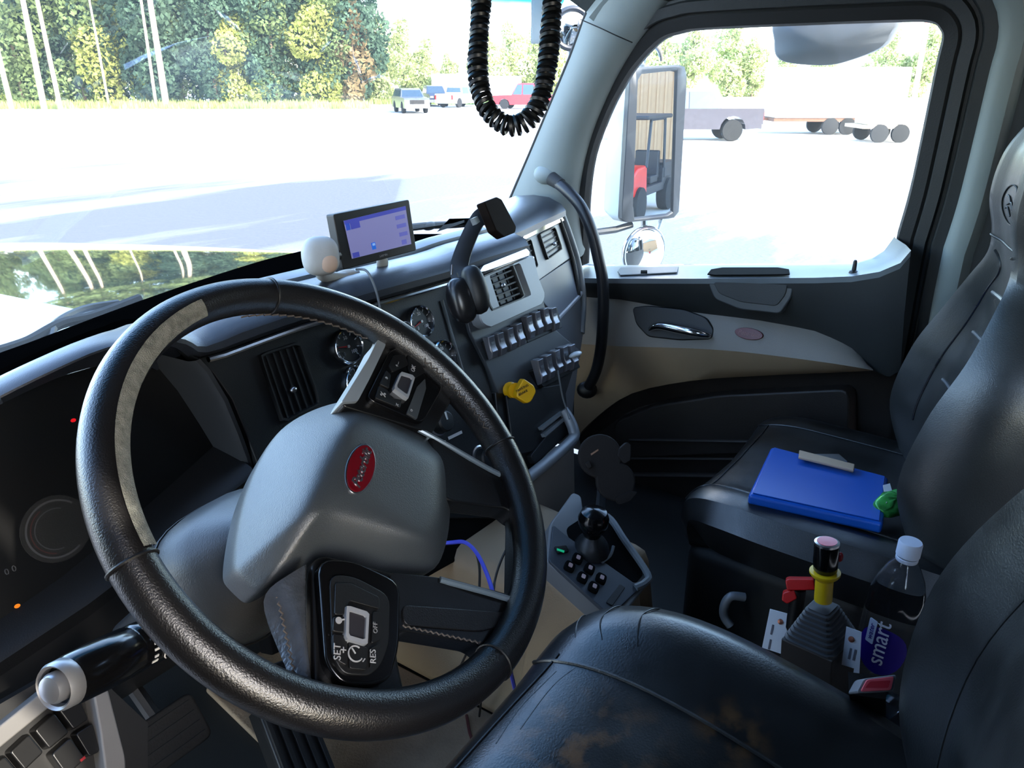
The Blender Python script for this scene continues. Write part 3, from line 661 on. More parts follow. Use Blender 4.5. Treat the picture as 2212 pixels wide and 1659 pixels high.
MB().tube([f.pt(.0838*math.copysign(abs(math.cos(t))**.7, math.cos(t)), .0725*math.copysign(abs(math.sin(t))**.7, math.sin(t))) for t in np.linspace(0, 2*math.pi, 33)[:-1]], .0012, 6, closed=True).build('shroud_seam', BLACKP, col)
sb, st_ = at_t(352, 1370, .665), at_t(150, 1470, .575); ax = nrm(st_-sb); Ls = np.linalg.norm(st_-sb)
stk = MB().lathe(sb, ax, [(.019, 0), (.0195, .03), (.0195, Ls*.36), (.0185, Ls*.38), (.0185, Ls*.40), (.0198, Ls*.42), (.0200, Ls*.7), (.0188, Ls), (.016, Ls+.006)], 28).build('wiper_stalk', GLOSSB, col)
MB().lathe(st_, ax, [(.0165, .0), (.0180, .002), (.0178, .011), (.0162, .014), (.0142, .012), (.0142, .005), (0, .005)], 28).build('stalk_collar', mat('collar_silver', (150, 152, 156), .35, metal=.5), stk)
MB().lathe(st_, ax, [(.0112, .004), (.0112, .014), (.0095, .0175), (.005, .019), (0, .0192)], 24).build('wash_button', mat('button_silver', (165, 168, 174), .3, metal=.7), stk)
# white marks round the sleeve of the stalk
view = nrm(CAM-(sb+st_)/2); e1 = nrm(view-ax*(view @ ax)); e2 = np.cross(ax, e1)
def on_stalk(d, ang, r=.0197): return sb+ax*d+(e1*math.cos(ang)+e2*math.sin(ang))*r
for ang, ln in ((-1.0, .006), (-.75, .004), (-.45, .005), (-.2, .004), (.05, .004), (.3, .004), (.6, .008), (.85, .004)):
    p = on_stalk(Ls*.30, ang); nn = e1*math.cos(ang)+e2*math.sin(ang); fr = Fr(p, nn, ax)
    MB().box(fr, -.001, .001, -ln/2, ln/2, -.0006, .0003).build('stalk_mark', WHITEM, stk)
for ang, d in ((-.85, .17), (-.05, .15)):                     # wiper arc symbols
    nn = e1*math.cos(ang)+e2*math.sin(ang); fr = Fr(on_stalk(Ls*d, ang), nn, ax)
    MB().tube([fr.pt(.006*math.cos(t), .006*math.sin(t)-.003, .0004) for t in np.linspace(.5, 2.6, 9)], .0006, 5).tube([fr.pt(0, -.004, .0004), fr.pt(.003, .003, .0004)], .0006, 5).build('stalk_symbol', WHITEM, stk)

# ------------------------------------------------------------------ steering wheel
wh = thing('steering_wheel', 'large black leather steering wheel with grey hub and red oval emblem', 'steering wheel', loc=(0, 0, 0))
R0 = .2105
rows = []
for i in range(144):
    a = 2*math.pi*i/144
    # thicker grips near the ends of the side spokes
    g = sum(math.exp(-((math.degrees(a)-c0+180) % 360-180)**2/(2*20**2)) for c0 in (30, 235))
    rr = .0172+.0014*g
    rows.append([W.pt((R0+rr*math.cos(t))*math.cos(a), (R0+rr*math.cos(t))*math.sin(a), rr*1.05*math.sin(t)) for t in np.linspace(0, 2*math.pi, 21)[:-1]])
MB().grid(rows, cu=True, cv=True).build('rim', RIML, wh)
def rim_pt(a, t, k=1.0): return W.pt((R0+.0180*k*math.cos(t))*math.cos(a), (R0+.0180*k*math.cos(t))*math.sin(a), .0186*k*math.sin(t))
def rim_patch(a0, a1, t0, t1, k, name, m_):
    rows = [[rim_pt(math.radians(a), t, k) for t in np.linspace(t0, t1, 10)] for a in np.linspace(a0, a1, 40)]
    return MB().grid(rows).build(name, m_, wh)
rim_patch(96, 170, math.radians(98), math.radians(146), 1.10, 'grip_inlay', SUEDE)
for a in (71, 171, -17.5, -92):
    MB().tube([rim_pt(math.radians(a), t, 1.0) for t in np.linspace(0, 2*math.pi, 25)[:-1]], .0013, 6, closed=True).build('rim_seam', BLACKP, wh)
ST = mat('stitch_thread', (74, 66, 60), .8)
def stitches(a0, a1, t, name='stitching'):
    q = []
    for i, a in enumerate(np.arange(a0, a1, 1.3)):
        q.append(rim_pt(math.radians(a), math.radians(t+(7 if i % 2 else -7)), 1.05))
    MB().tube(q, .0009, 5).build(name, ST, wh)['kind'] = 'stuff'
stitches(38, 82, 205); stitches(-12, 20, 150)

def wpoly(pts, h=0): return W.poly(pts, h)
SPK = mat('spoke_black', (13, 13, 14), .32, bump=.1, bscale=600)
# arm to the upper button pod, with pale satin edge towards the windshield
MB().prism(W, rounded(wpoly([(738, 874), (800, 775), (830, 712), (880, 690), (975, 790), (985, 850), (935, 935), (840, 905)], -.004), .006), -.028, -.005).build('spoke', SPK, wh, bevel=.005)
MB().prism(W, rounded(wpoly([(736, 870), (772, 868), (800, 815), (832, 748), (834, 728), (815, 735), (795, 775)], -.002), .003), -.03, -.001).build('spoke_edge', mat('spoke_satin', (150, 158, 164), .35, metal=.4), wh, bevel=.0025)
pod = [(790, 862), (843, 755), (882, 750), (948, 792), (955, 840), (912, 916)]
MB().prism(W, rounded(wpoly(pod), .010), -.006, .0015).build('button_pod', GLOSSB, wh, bevel=.0015)
def wbutton(pts, h=.001, t=.0025, m_=None, r=.002):
    return MB().prism(W, rounded(wpoly(pts, h), r), h-.002, h+t).build('wheel_button', m_ or BLACKP, wh, bevel=.0008)
B1 = wbutton([(848, 770), (872, 768), (880, 790), (846, 806), (838, 792)])
B2 = wbutton([(878, 768), (905, 784), (916, 806), (892, 820), (880, 800)])
B3 = wbutton([(832, 802), (842, 812), (838, 842), (818, 832)])
B4 = wbutton([(816, 836), (836, 846), (842, 862), (866, 866), (862, 884), (808, 862)])
B5 = wbutton([(898, 838), (916, 820), (918, 842), (898, 908), (876, 895)], m_=mat('button_dark_grey', (52, 54, 56), .45))
def thumb(outer, h):
    o = wpoly(outer, h); c = sum(V(p) for p in o)/4
    fr_ = ringplate(W, rounded(o, .002), rounded([c+(V(p)-c)*.72 for p in o], .0015), h-.004, h+.002, 32).build('thumb_wheel', mat('thumb_silver', (150, 152, 156), .35, metal=.25), wh)
    MB().prism(W, rounded([c+(V(p)-c)*.74 for p in o], .0015), h-.003, h).build('thumb_pad', mat('thumb_dark', (40, 38, 42), .4), fr_, bevel=.0006)
thumb([(848, 840), (864, 804), (896, 814), (880, 864)], .005)
LEGM = mat('legend_white', (150, 150, 152), .6)
def wtext(s_, px, py, h, size, ang, parent=None, m_=LEGM):
    a, b = W.at(px, py, h); return text(s_, W, a, b, h, size, m_, parent or wh, 'button_legend', ang)
TA = math.radians(33)
wtext('–', 860, 784, .0037, .008, TA, B1); wtext('+', 858, 790, .0037, .006, TA, B1)
wtext('OK', 893, 796, .0037, .007, TA, B2); wtext('*', 838, 818, .0037, .008, TA, B3); wtext('%', 828, 852, .0037, .009, TA, B4); wtext('x', 857, 874, .0037, .007, TA, B4); wtext('o', 888, 886, .0037, .006, TA, B5)
# lower button pod and its leather covered arm
MB().prism(W, rounded(wpoly([(676, 1212), (700, 1195), (870, 1240), (862, 1420), (880, 1500), (760, 1530), (680, 1510)], -.008), .006), -.032, -.009).build('spoke', SPK, wh, bevel=.006)
f2 = [W.P(a, b, h) for a, b, h in [(552, 1288, -.030), (600, 1400, -.028), (640, 1500, -.012)]]
f1 = [W.P(a, b, h) for a, b, h in [(610, 1250, -.014), (645, 1400, -.012), (665, 1506, -.006)]]
f0 = [W.P(a, b, h) for a, b, h in [(674, 1210, -.004), (668, 1370, -.003), (686, 1500, -.003)]]
MB().grid([f2, f1, f0, [p-W.n*.02 for p in f0]]).build('leather_skirt', mat('skirt_leather', (52, 55, 60), .24, spec=.8, bump=.35, bscale=240, var=.25, vscale=60), wh, sub=2)
MB().prism(W, rounded(wpoly([(682, 1212), (760, 1215), (860, 1262), (858, 1400), (840, 1470), (800, 1484), (735, 1484), (698, 1440)], -.004), .014), -.012, .001).build('button_pod', GLOSSB, wh, bevel=.003)
MB().prism(W, rounded(wpoly([(708, 1244), (760, 1248), (838, 1290), (836, 1395), (818, 1440), (795, 1462), (738, 1460), (714, 1420)]), .010), -.002, .0035).build('pod_plate', BLACKP, wh, bevel=.001)
C1 = wbutton([(722, 1262), (755, 1262), (816, 1292), (818, 1318), (752, 1300), (742, 1330), (720, 1330)], .0035)
C2 = wbutton([(718, 1334), (742, 1334), (744, 1370), (716, 1366)], .0035)
C3 = wbutton([(716, 1372), (744, 1374), (748, 1394), (746, 1440), (728, 1430), (718, 1410)], .0035)
C4 = wbutton([(750, 1386), (792, 1402), (788, 1450), (752, 1446)], .0035)
C5 = wbutton([(797, 1402), (818, 1392), (814, 1424), (796, 1446)], .0035)
C6 = wbutton([(802, 1324), (820, 1324), (820, 1384), (799, 1392)], .0035)
thumb([(746, 1308), (796, 1324), (792, 1396), (744, 1382)], .0075)
TB = math.radians(-128)
a_, b_ = W.at(733, 1408, .0062)
def along(p0, p1):
    q0, q1 = V(W.at(*p0)), V(W.at(*p1)); d = q1-q0; return math.atan2(d[1], d[0])
TB = along((728, 1424), (728, 1396))
wtext('SET', 729, 1408, .0063, .0085, TB, C3); wtext('+', 743, 1404, .0063, .010, TB, C3)
wtext('RES', 806, 1418, .0063, .0075, TB, C5); wtext('–', 799, 1414, .0063, .008, TB, C5)
wtext('OFF', 811, 1356, .0063, .0055, TB, C6, GREYM)
def symbol(px, py, r, par):
    a, b = W.at(px, py, .0066); f = W.moved(a, b, .0066).rot(TB)
    MB().tube([f.pt(r*math.cos(t), r*math.sin(t)) for t in np.linspace(-.6, 4.2, 18)], .0007, 5).tube([f.pt(0, 0), f.pt(r*.7, r*.5)], .0007, 5).tube([f.pt(-r*.9, -r*1.0), f.pt(-r*.5, -r*1.3)], .0007, 5).build('cruise_symbol', LEGM, par)
symbol(768, 1412, .0062, C4)
q = [W.P(600+i*1.55+(3 if i % 2 else -3), 1290+i*7.2, -.020+.0004*i) for i in range(28)]
MB().tube(q, .0009, 5).build('stitching', ST, wh)['kind'] = 'stuff'
a, b = W.at(732, 1340, .0066); f = W.moved(a, b, .0066)
MB().prism(f, oval(.0028, .0028, 14), -.0005, .0003).tube([f.pt(.002, -.001), f.pt(.006, -.003)], .0008, 5).build('horn_symbol', LEGM, C2)
# double spoke on the far side with its opening
MB().prism(W, rounded(wpoly([(930, 935), (985, 965), (1100, 1030), (1158, 1062), (1160, 1118), (1118, 1118), (1096, 1098), (972, 1082), (940, 1060)], -.006), .008), -.030, -.006).build('spoke', SPK, wh, bevel=.007)
MB().tube(spline([W.P(*p) for p in [(880, 915, -.010), (960, 958, -.006), (1060, 1015, -.004), (1130, 1048, -.004), (1150, 1066, -.006)]], 5), .003, 8).build('spoke_highlight_edge', mat('edge_satin', (110, 122, 130), .25, metal=.3), wh)
MB().prism(W, rounded(wpoly([(1104, 1078), (1170, 1085), (1170, 1310), (1120, 1312), (1112, 1290), (1114, 1120)], -.006), .010), -.026, -.006).build('spoke_bridge', SPK, wh, bevel=.007)
MB().prism(W, rounded(wpoly([(840, 1235), (945, 1246), (1060, 1272), (1150, 1298), (1150, 1335), (1110, 1395), (1062, 1420), (1030, 1390), (870, 1362), (852, 1380), (845, 1300)], -.006), .008), -.028, -.006).build('spoke', SPK, wh, bevel=.007)
MB().tube(spline([W.P(*p) for p in [(950, 1252, -.006), (1040, 1276, -.003), (1110, 1296, -.003), (1140, 1297, -.003), (1150, 1290, -.004)]], 5), .0032, 8).build('spoke_highlight_edge', mat('edge_satin2', (110, 122, 130), .25, metal=.3), wh)
MB().prism(W, rounded(wpoly([(868, 1306), (1130, 1325), (1090, 1350), (1040, 1364), (872, 1350)], -.004), .008), -.008, -.004).build('spoke_leather', RIML, wh, bevel=.002)
q = [W.P(870+i*6, 1352+i*1.3+(2 if i % 2 else -2), -.002) for i in range(29)]
MB().tube(q, .0009, 5).build('stitching', ST, wh)['kind'] = 'stuff'
# hub cover
HO = [(740, 864), (792, 868), (868, 905), (952, 962), (972, 1000), (973, 1080), (972, 1150), (955, 1215), (932, 1245), (840, 1232), (770, 1214), (692, 1204), (620, 1248), (562, 1286), (545, 1276), (520, 1252), (505, 1236), (501, 1222), (503, 1185), (514, 1115), (530, 1058), (552, 1005), (578, 958), (612, 916), (676, 882)]
# inner plateau, one point per outer point
HI = [(752, 905), (780, 905), (850, 940), (930, 985), (946, 1010), (950, 1080), (946, 1130), (930, 1165), (900, 1165), (830, 1140), (770, 1122), (712, 1108), (690, 1112), (680, 1114), (674, 1113), (669, 1110), (666, 1105), (664, 1098), (664, 1085), (672, 1060), (684, 1035), (696, 1005), (712, 975), (728, 945), (742, 920)]
HD = [-.05, -.04, -.032, -.028, -.028, -.028, -.028, -.028, -.028, -.028, -.03, -.032, -.038, -.047, -.051, -.055, -.058, -.062, -.066, -.070, -.075, -.075, -.074, -.07, -.06]
ro = [W.P(a, b, h) for (a, b), h in zip(HO, HD)]; cenp = sum(ro)/len(ro)
base = [cenp+(p-cenp)*.96-W.n*.03 for p in ro]
r1 = [p*.975+cenp*.025+W.n*.005 for p in ro]
ri = [W.P(a, b, .008) for a, b in HI]
r2 = [a*.72+b*.28+W.n*.003 for a, b in zip(r1, ri)]; r3 = [a*.10+b*.90+W.n*.001 for a, b in zip(r1, ri)]
ci = sum(ri)/len(ri)
r4 = [ci+(p-ci)*.85+W.n*.002 for p in ri]; r5 = [ci+(p-ci)*.4+W.n*.0035 for p in ri]
mb = MB().grid([base, ro, r1, r2, r3, r4, r5], cv=True)
o_ = len(mb.v); n_ = len(ri); mb.v.append(tuple(ci+W.n*.004)); mb.f += [(o_-n_+i, o_-n_+(i+1) % n_, o_) for i in range(n_)]
hub = mb.build('hub_cover', HUBP, wh, sub=2)
# emblem
e0, e1_ = V(W.at(761, 1066, .013)), V(W.at(797, 960, .013)); ec = (e0+e1_)/2; ea = math.atan2(*(e1_-e0)[::-1]); el = np.linalg.norm(e1_-e0)/2
s0_, s1_ = V(W.at(748, 1000, .013)), V(W.at(808, 1026, .013)); ew = np.linalg.norm(s1_-s0_)/2
EF = W.moved(*ec, .0115).rot(ea)
emb = MB().prism(EF, oval(el, ew, 36), -.006, .0015, top=.97).build('emblem', SATIN, wh, bevel=.0006)
MB().prism(EF, oval(el*.93, ew*.9, 36), 0, .0022, top=.97).build('emblem_enamel', RED, emb)
text('Peterbilt', EF, 0, -.0005, .0026, ew*.92, SATIN, emb, 'emblem_script', 0, shear=.35, offset=.0002)
# ------------------------------------------------------------------ seats
def section(c, hw, th, u, n, bol, edge=.78, m=21, sag=.012):
    c, u, n = V(c), nrm(u), nrm(n); pts = []
    for t in np.linspace(-1, 1, m):
        a = abs(t)
        h = bol*math.exp(-((a-edge)/.16)**2) - sag*(1-a)**1 - (th*.30*max(0, (a-.86)/.14)**2)
        pts.append(c+u*hw*t+n*h)
    for t in np.linspace(1, -1, 9):
        pts.append(c+u*hw*(.96*t)-n*th*(1-.25*abs(t)**4))
    return pts
def lerp(a, b, f): return tuple(np.asarray(a)*(1-f)+np.asarray(b)*f)
class Loft:
    def __init__(s, st): s.st = st
    def at(s, f):                                            # station f in 0..1
        n = len(s.st)-1; x = min(max(f*n, 0), n-1e-6); i = int(x); g = x-i; A, B = s.st[i], s.st[i+1]
        P0, P3 = s.st[max(i-1, 0)], s.st[min(i+2, n)]
        cr = lambda p, a, b, q: .5*(2*a+(b-p)*g+(2*p-5*a+4*b-q)*g*g+(3*a-p-3*b+q)*g**3)
        return [tuple(cr(*map(np.asarray, z))) if hasattr(z[0], '__len__') else cr(*z) for z in zip(P0, A, B, P3)]
    def pt(s, f, t, lift=0):
        c, hw, th, u, n, bol = s.at(f); u, n = nrm(u), nrm(n); a = abs(t)
        h = bol*math.exp(-((a-.78)/.16)**2)-.012*(1-a)-(th*.30*max(0, (a-.86)/.14)**2)
        return V(c)+u*hw*t+n*(h+lift)
    def mesh(s, k=26):
        rings = [section(*s.at(i/k)) for i in range(k+1)]
        def shrink(r, f): c = sum(r)/len(r); return [c+(p-c)*f for p in r]
        d0 = sum(rings[0])/len(rings[0])-sum(rings[1])/len(rings[1]); d1 = sum(rings[-1])/len(rings[-1])-sum(rings[-2])/len(rings[-2])
        d0, d1 = nrm(d0), nrm(d1)
        pre = [[p+d0*.030 for p in shrink(rings[0], .55)], [p+d0*.026 for p in shrink(rings[0], .80)], [p+d0*.012 for p in shrink(rings[0], .95)]]
        post = [[p+d1*.012 for p in shrink(rings[-1], .95)], [p+d1*.026 for p in shrink(rings[-1], .80)], [p+d1*.030 for p in shrink(rings[-1], .55)]]
        return MB().loft(pre+rings+post)
    def seam(s, path, r=.0016, lift=.0008, n=40):
        p = spline([V(*q) for q in path], 8); return MB().tube([s.pt(a, b, lift) for a, b in p], r, 6)
X1 = (1, 0, 0)
# driver seat, right before the camera
ds = thing('driver_seat', 'black worn leather driver seat with piping in the foreground', 'seat')
DC = Loft([((-.50, -.10, .455), .32, .12, X1, (0, -.05, 1), .03), ((-.49, .06, .472), .355, .13, X1, (0, -.03, 1), .035), ((-.49, .24, .499), .365, .14, X1, (0, 0, 1), .030),
           ((-.49, .35, .503), .350, .14, X1, (0, .12, 1), .018), ((-.495, .415, .487), .315, .13, X1, (0, .45, 1), .008), ((-.50, .442, .445), .28, .10, X1, (0, .9, .6), .003), ((-.50, .437, .385), .27, .08, X1, (0, 1, .1), 0)])
brown_patch(LEATHER2, [((-.42, .30, .50), .12), ((-.30, .18, .50), .05)], (96, 68, 40))
cu_ = DC.mesh(40).build('seat_cushion', LEATHER2, ds)
DC.seam([(.02, .52), (.25, .52), (.5, .53), (.64, .57), (.74, .64), (.84, .80)], .0024).build('piping', LEATHER, cu_)
DC.seam([(.02, -.60), (.25, -.60), (.5, -.60), (.66, -.62), (.76, -.66), (.86, -.80)], .0024).build('piping', LEATHER, cu_)
DC.seam([(.62, -.6), (.635, -.3), (.64, 0), (.635, .3), (.62, .6)], .0016).build('cushion_seam', BLACKP, cu_)
for q in ([(.52, .66), (.56, .78), (.55, .92)], [(.44, .66), (.47, .80), (.45, .93)], [(.60, .68), (.64, .80), (.66, .90)], [(.58, .12), (.60, .3), (.585, .5)], [(.55, .2), (.56, .42), (.53, .56)]):
    DC.seam(q, .0009, -.0005).build('crease', LEATHER, cu_)
DB = Loft([((-.50, -.03, .44), .30, .12, X1, (0, 1, .1), .02), ((-.50, -.015, .56), .312, .13, X1, (0, 1, .15), .055), ((-.49, -.022, .68), .335, .13, X1, (0, 1, .2), .06),
           ((-.49, -.055, .80), .318, .12, X1, (0, 1, .25), .05), ((-.50, -.10, .92), .275, .11, X1, (0, 1, .25), .03), ((-.50, -.16, 1.02), .17, .1, X1, (0, 1, .2), .015)])
bk_ = DB.mesh(34).build('backrest', LEATHER, ds)
DB.seam([(.05, .58), (.3, .58), (.6, .57), (.9, .55)], .002).build('piping', LEATHER2, bk_)
HRd = Loft([((-.50, -.17, 1.03), .14, .09, X1, (0, 1, .15), .01), ((-.50, -.175, 1.12), .15, .1, X1, (0, 1, .1), .012), ((-.50, -.185, 1.21), .13, .09, X1, (0, 1, 0), .008)])
HRd.mesh(12).build('headrest', LEATHER, ds)
MB().box(Fr((-.50, .16, .18), (0, 0, 1), (0, 1, 0)), -.22, .22, -.24, .22, -.17, .16).build('seat_base', BLACKP, ds, bevel=.02)

# passenger seat
ps = thing('passenger_seat', 'black leather passenger seat with tall backrest and embossed headrest', 'seat')
PC = Loft([((.56, -.02, .385), .26, .12, X1, (0, -.05, 1), .012), ((.565, .14, .395), .275, .13, X1, (0, 0, 1), .014), ((.57, .32, .40), .28, .13, X1, (0, 0, 1), .012),
           ((.575, .43, .40), .275, .13, X1, (0, .15, 1), .01), ((.58, .495, .382), .262, .12, X1, (0, .6, 1), .005), ((.58, .515, .34), .255, .10, X1, (0, 1, .4), 0), ((.58, .505, .29), .25, .08, X1, (0, 1, 0), 0)])
pcu = PC.mesh(36).build('seat_cushion', LEATHER, ps)
PC.seam([(.02, -.66), (.3, -.66), (.55, -.66), (.66, -.70), (.74, -.84)], .002).build('piping', LEATHER2, pcu)
PC.seam([(.02, .66), (.3, .66), (.55, .66), (.66, .70), (.74, .84)], .002).build('piping', LEATHER2, pcu)
PC.seam([(.60, -.66), (.62, 0), (.60, .66)], .0016).build('cushion_seam', BLACKP, pcu)
MB().box(Fr((.57, .22, .14), (0, 0, 1), (0, 1, 0)), -.24, .24, -.26, .27, -.13, .15).build('seat_base', mat('seat_base_black', (20, 20, 21), .6), ps, bevel=.03)
MB().box(Fr((.57, .22, .05), (0, 0, 1), (0, 1, 0)), -.28, .25, -.30, .28, -.05, .03).build('base_skirt', RUBBER, ps, bevel=.02)
lv_ = spline([at_x(*p) for p in [(1608, 1290, .29), (1580, 1288, .275), (1566, 1305, .27), (1564, 1330, .27), (1578, 1352, .27)]], 5)
MB().tube(lv_, .0085, 10).build('recline_lever', SILVER, ps)
UB = nrm((1, .22, 0)); NB = lambda z: nrm((-.22, 1, z))
def pb(x, y, z): return (x, y, z)
PB = Loft([(pb(.575, .125, .40), .255, .13, UB, NB(.10), .03), (pb(.58, .13, .50), .262, .14, UB, NB(.15), .062), (pb(.58, .105, .62), .258, .14, UB, NB(.22), .066), (pb(.575, .075, .72), .235, .13, UB, NB(.25), .055),
           (pb(.57, .066, .80), .190, .12, UB, NB(.25), .035), (pb(.57, .068, .855), .152, .11, UB, NB(.15), .016), (pb(.57, .076, .90), .142, .11, UB, NB(.0), .010), (pb(.57, .088, .96), .146, .115, UB, NB(-.02), .012),
           (pb(.57, .083, 1.03), .142, .11, UB, NB(.1), .010), (pb(.57, .062, 1.085), .118, .09, UB, NB(.4), .006)])
pbk = PB.mesh(54).build('backrest', mat('backrest_leather', (40, 41, 41), .36, spec=.8, bump=.14, bscale=520, rvar=.08), ps)
PB.seam([(.10, -.60), (.25, -.60), (.42, -.58), (.52, -.50), (.58, -.66)], .0022).build('piping', LEATHER2, pbk)
PB.seam([(.10, .60), (.25, .60), (.42, .58), (.52, .50), (.58, .66)], .0022).build('piping', LEATHER2, pbk)
PB.seam([(.645, -.8), (.63, -.4), (.625, 0), (.63, .4), (.645, .8)], .002).build('headrest_seam', BLACKP, pbk)
GROOV = mat('groove_highlight', (96, 98, 102), .35)
for f in (.20, .315, .43):
    PB.seam([(f, -.50), (f+.008, 0), (f, .50)], .0038, .0).build('quilted_groove', GROOV, pbk)
# embossed oval with a small bird shape on the headrest
ring_ = [PB.pt(.765+.055*math.sin(t), .14+.36*math.cos(t), .0012) for t in np.linspace(0, 2*math.pi, 33)[:-1]]
MB().tube(ring_, .0012, 6, closed=True).build('embossed_oval', BLACKP, pbk)
for q in ([(.745, -.04), (.775, .09), (.765, .26)], [(.757, .04), (.785, .19), (.79, .32)], [(.735, .14), (.757, .24), (.752, .34)]):
    MB().tube([PB.pt(a, b, .0012) for a, b in spline(q, 4)], .0014, 6).build('embossed_wing', BLACKP, pbk)

# blue clipboard, papers and the green bag
z0 = .425
cb = [at_z(a, b, z0+dz) for a, b, dz in ((1666, 964, .0), (1920, 1030, .0), (1908, 1132, .003), (1616, 1068, .003))]
cl = thing('clipboard', 'blue storage clipboard with brass coloured clip lying on passenger seat', 'clipboard')
BLUE = mat('clipboard_blue', (22, 88, 186), .36, var=.03)
MB().prism3(cb, (0, 0, -.022)).build('clipboard_body', BLUE, cl, bevel=.007, seg=4)
cc_ = sum(cb)/4
MB().prism3([cc_+(p-cc_)*.94+V(0, 0, .0005) for p in cb], (0, 0, .002)).build('clipboard_lid', BLUE, cl, bevel=.0015)
BRASS = mat('brass_clip', (206, 176, 146), .35, metal=.25)
k0, k1, k2, k3 = [at_z(a, b, z0+.010) for a, b in ((1726, 977), (1846, 1008), (1844, 1020), (1724, 992))]
MB().prism3([k0, k1, k2, k3], (0, 0, .006)).build('clip_bar', BRASS, cl, bevel=.002)
MB().tube([at_z(1728, 985, z0+.008), at_z(1844, 1015, z0+.008)], .006, 10).build('clip_spring', BRASS, cl)
MB().prism3([at_z(a, b, z0+.004) for a, b in ((1757, 984), (1812, 984), (1830, 1000), (1770, 1000))], (0, 0, .004)).build('clip_lever', SATIN, cl, bevel=.001)
random.seed(3)
gbp = at_z(1931, 1086, .428)
bagm = MB().ell(gbp, .05, .026, .020, Fr(gbp, (-.2, -.5, .84)), 20, 12)
bagm.v = [tuple(V(p)+V(random.uniform(-1, 1), random.uniform(-1, 1), random.uniform(-1, 1))*.006) for p in bagm.v]
bag = tag(bagm.build('snack_bag', mat('green_foil', (70, 170, 80), .25, metal=.3, var=.5, vscale=40), sub=1), 'small crumpled green bag between blue clipboard and passenger backrest', 'bag')
pp = [at_z(a, b, .44) for a, b in ((1907, 1050), (1922, 1046), (1930, 1075), (1914, 1088))]
tag(MB().prism3(pp, (0, 0, .002)).build('receipt', WHITEM), 'white slip of paper sticking up beside the green bag', 'paper')

# ------------------------------------------------------------------ floor console with its shift panel
con = thing('floor_console', 'beige floor console with sloping grey shift panel and dark buttons', 'console')
K = Fr((.0, .468, .327), (-.04, -.46, .89), (0, 1, 0))
kl = [(1188, 1130), (1205, 1108), (1238, 1062), (1256, 1070), (1262, 1108), (1310, 1112), (1345, 1160), (1400, 1240), (1402, 1258), (1340, 1338), (1328, 1336), (1180, 1212)]
k2d = rounded(K.poly(kl), .012)
MB().prism(K, k2d, -.05, .0).build('console_top', mat('console_grey', (112, 112, 112), .5), con, bevel=.006)
top3 = [K.pt(*p, -.03) for p in K.poly([(1188, 1130), (1238, 1062), (1400, 1245), (1336, 1340), (1180, 1214)])]
bot3 = [V(p[0]+(-.015 if p[0] < .05 else .02), p[1]+(.05 if p[1] > .55 else -.04), .0) for p in top3]
MB().loft([bot3, top3]).build('console_body', BEIGE, con, bevel=.012)
MB().prism(K, rounded(K.poly([(1194, 1134), (1225, 1160), (1383, 1270), (1318, 1332), (1185, 1212)], .002), .006), -.004, .004).build('button_plate', mat('button_plate_grey', (62, 66, 72), .4), con, bevel=.0015)
MB().prism(K, rounded(K.poly([(1222, 1142), (1262, 1116), (1312, 1122), (1390, 1240), (1372, 1262), (1300, 1214), (1228, 1164)]), .01), -.004, .002).build('shift_well', MATTEB, con, bevel=.001)
MB().tube(spline([K.P(*p) for p in [(1262, 1112, .003), (1312, 1116, .006), (1350, 1168, .008), (1398, 1238, .008), (1394, 1258, .007), (1372, 1270, .004)]], 5), .0065, 8).build('well_rim', GREYP, con)
for i, (x, y) in enumerate(((1246, 1209), (1229, 1226), (1272, 1231), (1257, 1250), (1297, 1252), (1281, 1271))):
    p = K.P(x, y, .004)
    bt = MB().prism(Fr(p, K.n, (0, 1, 0)).rot(.35), rounded(rect(.0205, .0185), .006), -.001, .0068, top=.92).build('push_button', MATTEB, con, bevel=.0015)
    MB().prism(Fr(p, K.n, (0, 1, 0)).rot(.35), rounded(rect(.0085, .007), .002), .0066, .0078).build('button_symbol', mat('symbol_pink', (200, 165, 160), .5), bt)
gq = K.poly([(1196, 1182), (1222, 1180), (1228, 1194), (1204, 1198)], .004)
gbx = MB().prism(K, rounded(gq, .003), .002, .008).build('mode_button', BLACKP, con, bevel=.001)
MB().prism(K, K.poly([(1203, 1185), (1219, 1190), (1218, 1194), (1203, 1189)], .008), .0075, .009).build('green_lamp', mat('green_lamp', (30, 190, 130), .4, emit=(40, 220, 150), est=.1), gbx)
MB().prism(K, rounded(K.poly([(1308, 1302), (1338, 1262), (1350, 1270), (1322, 1310)], .004), .003), .002, .006).build('blank_switch', BLACKP, con, bevel=.001)
kp_ = K.P(1276, 1188, .0); kt_ = K.P(1281, 1133, .05)
MB().lathe(kp_, kt_-kp_, [(.034, -.002), (.030, .012), (.024, .022), (.012, .034), (.010, .06)], 20).build('shift_boot', BLACKP, con)
MB().lathe(kt_, nrm(kt_-kp_), [(.010, -.03), (.016, -.02), (.0255, .0), (.027, .014), (.022, .026), (.008, .031), (0, .0315)], 24).build('shift_knob', GLOSSB, con)
MB().tube(spline([K.P(*p) for p in [(1300, 1215, .006), (1318, 1200, .012), (1325, 1180, .016)]], 4), .003, 6).build('boot_ring', GREYP, con)
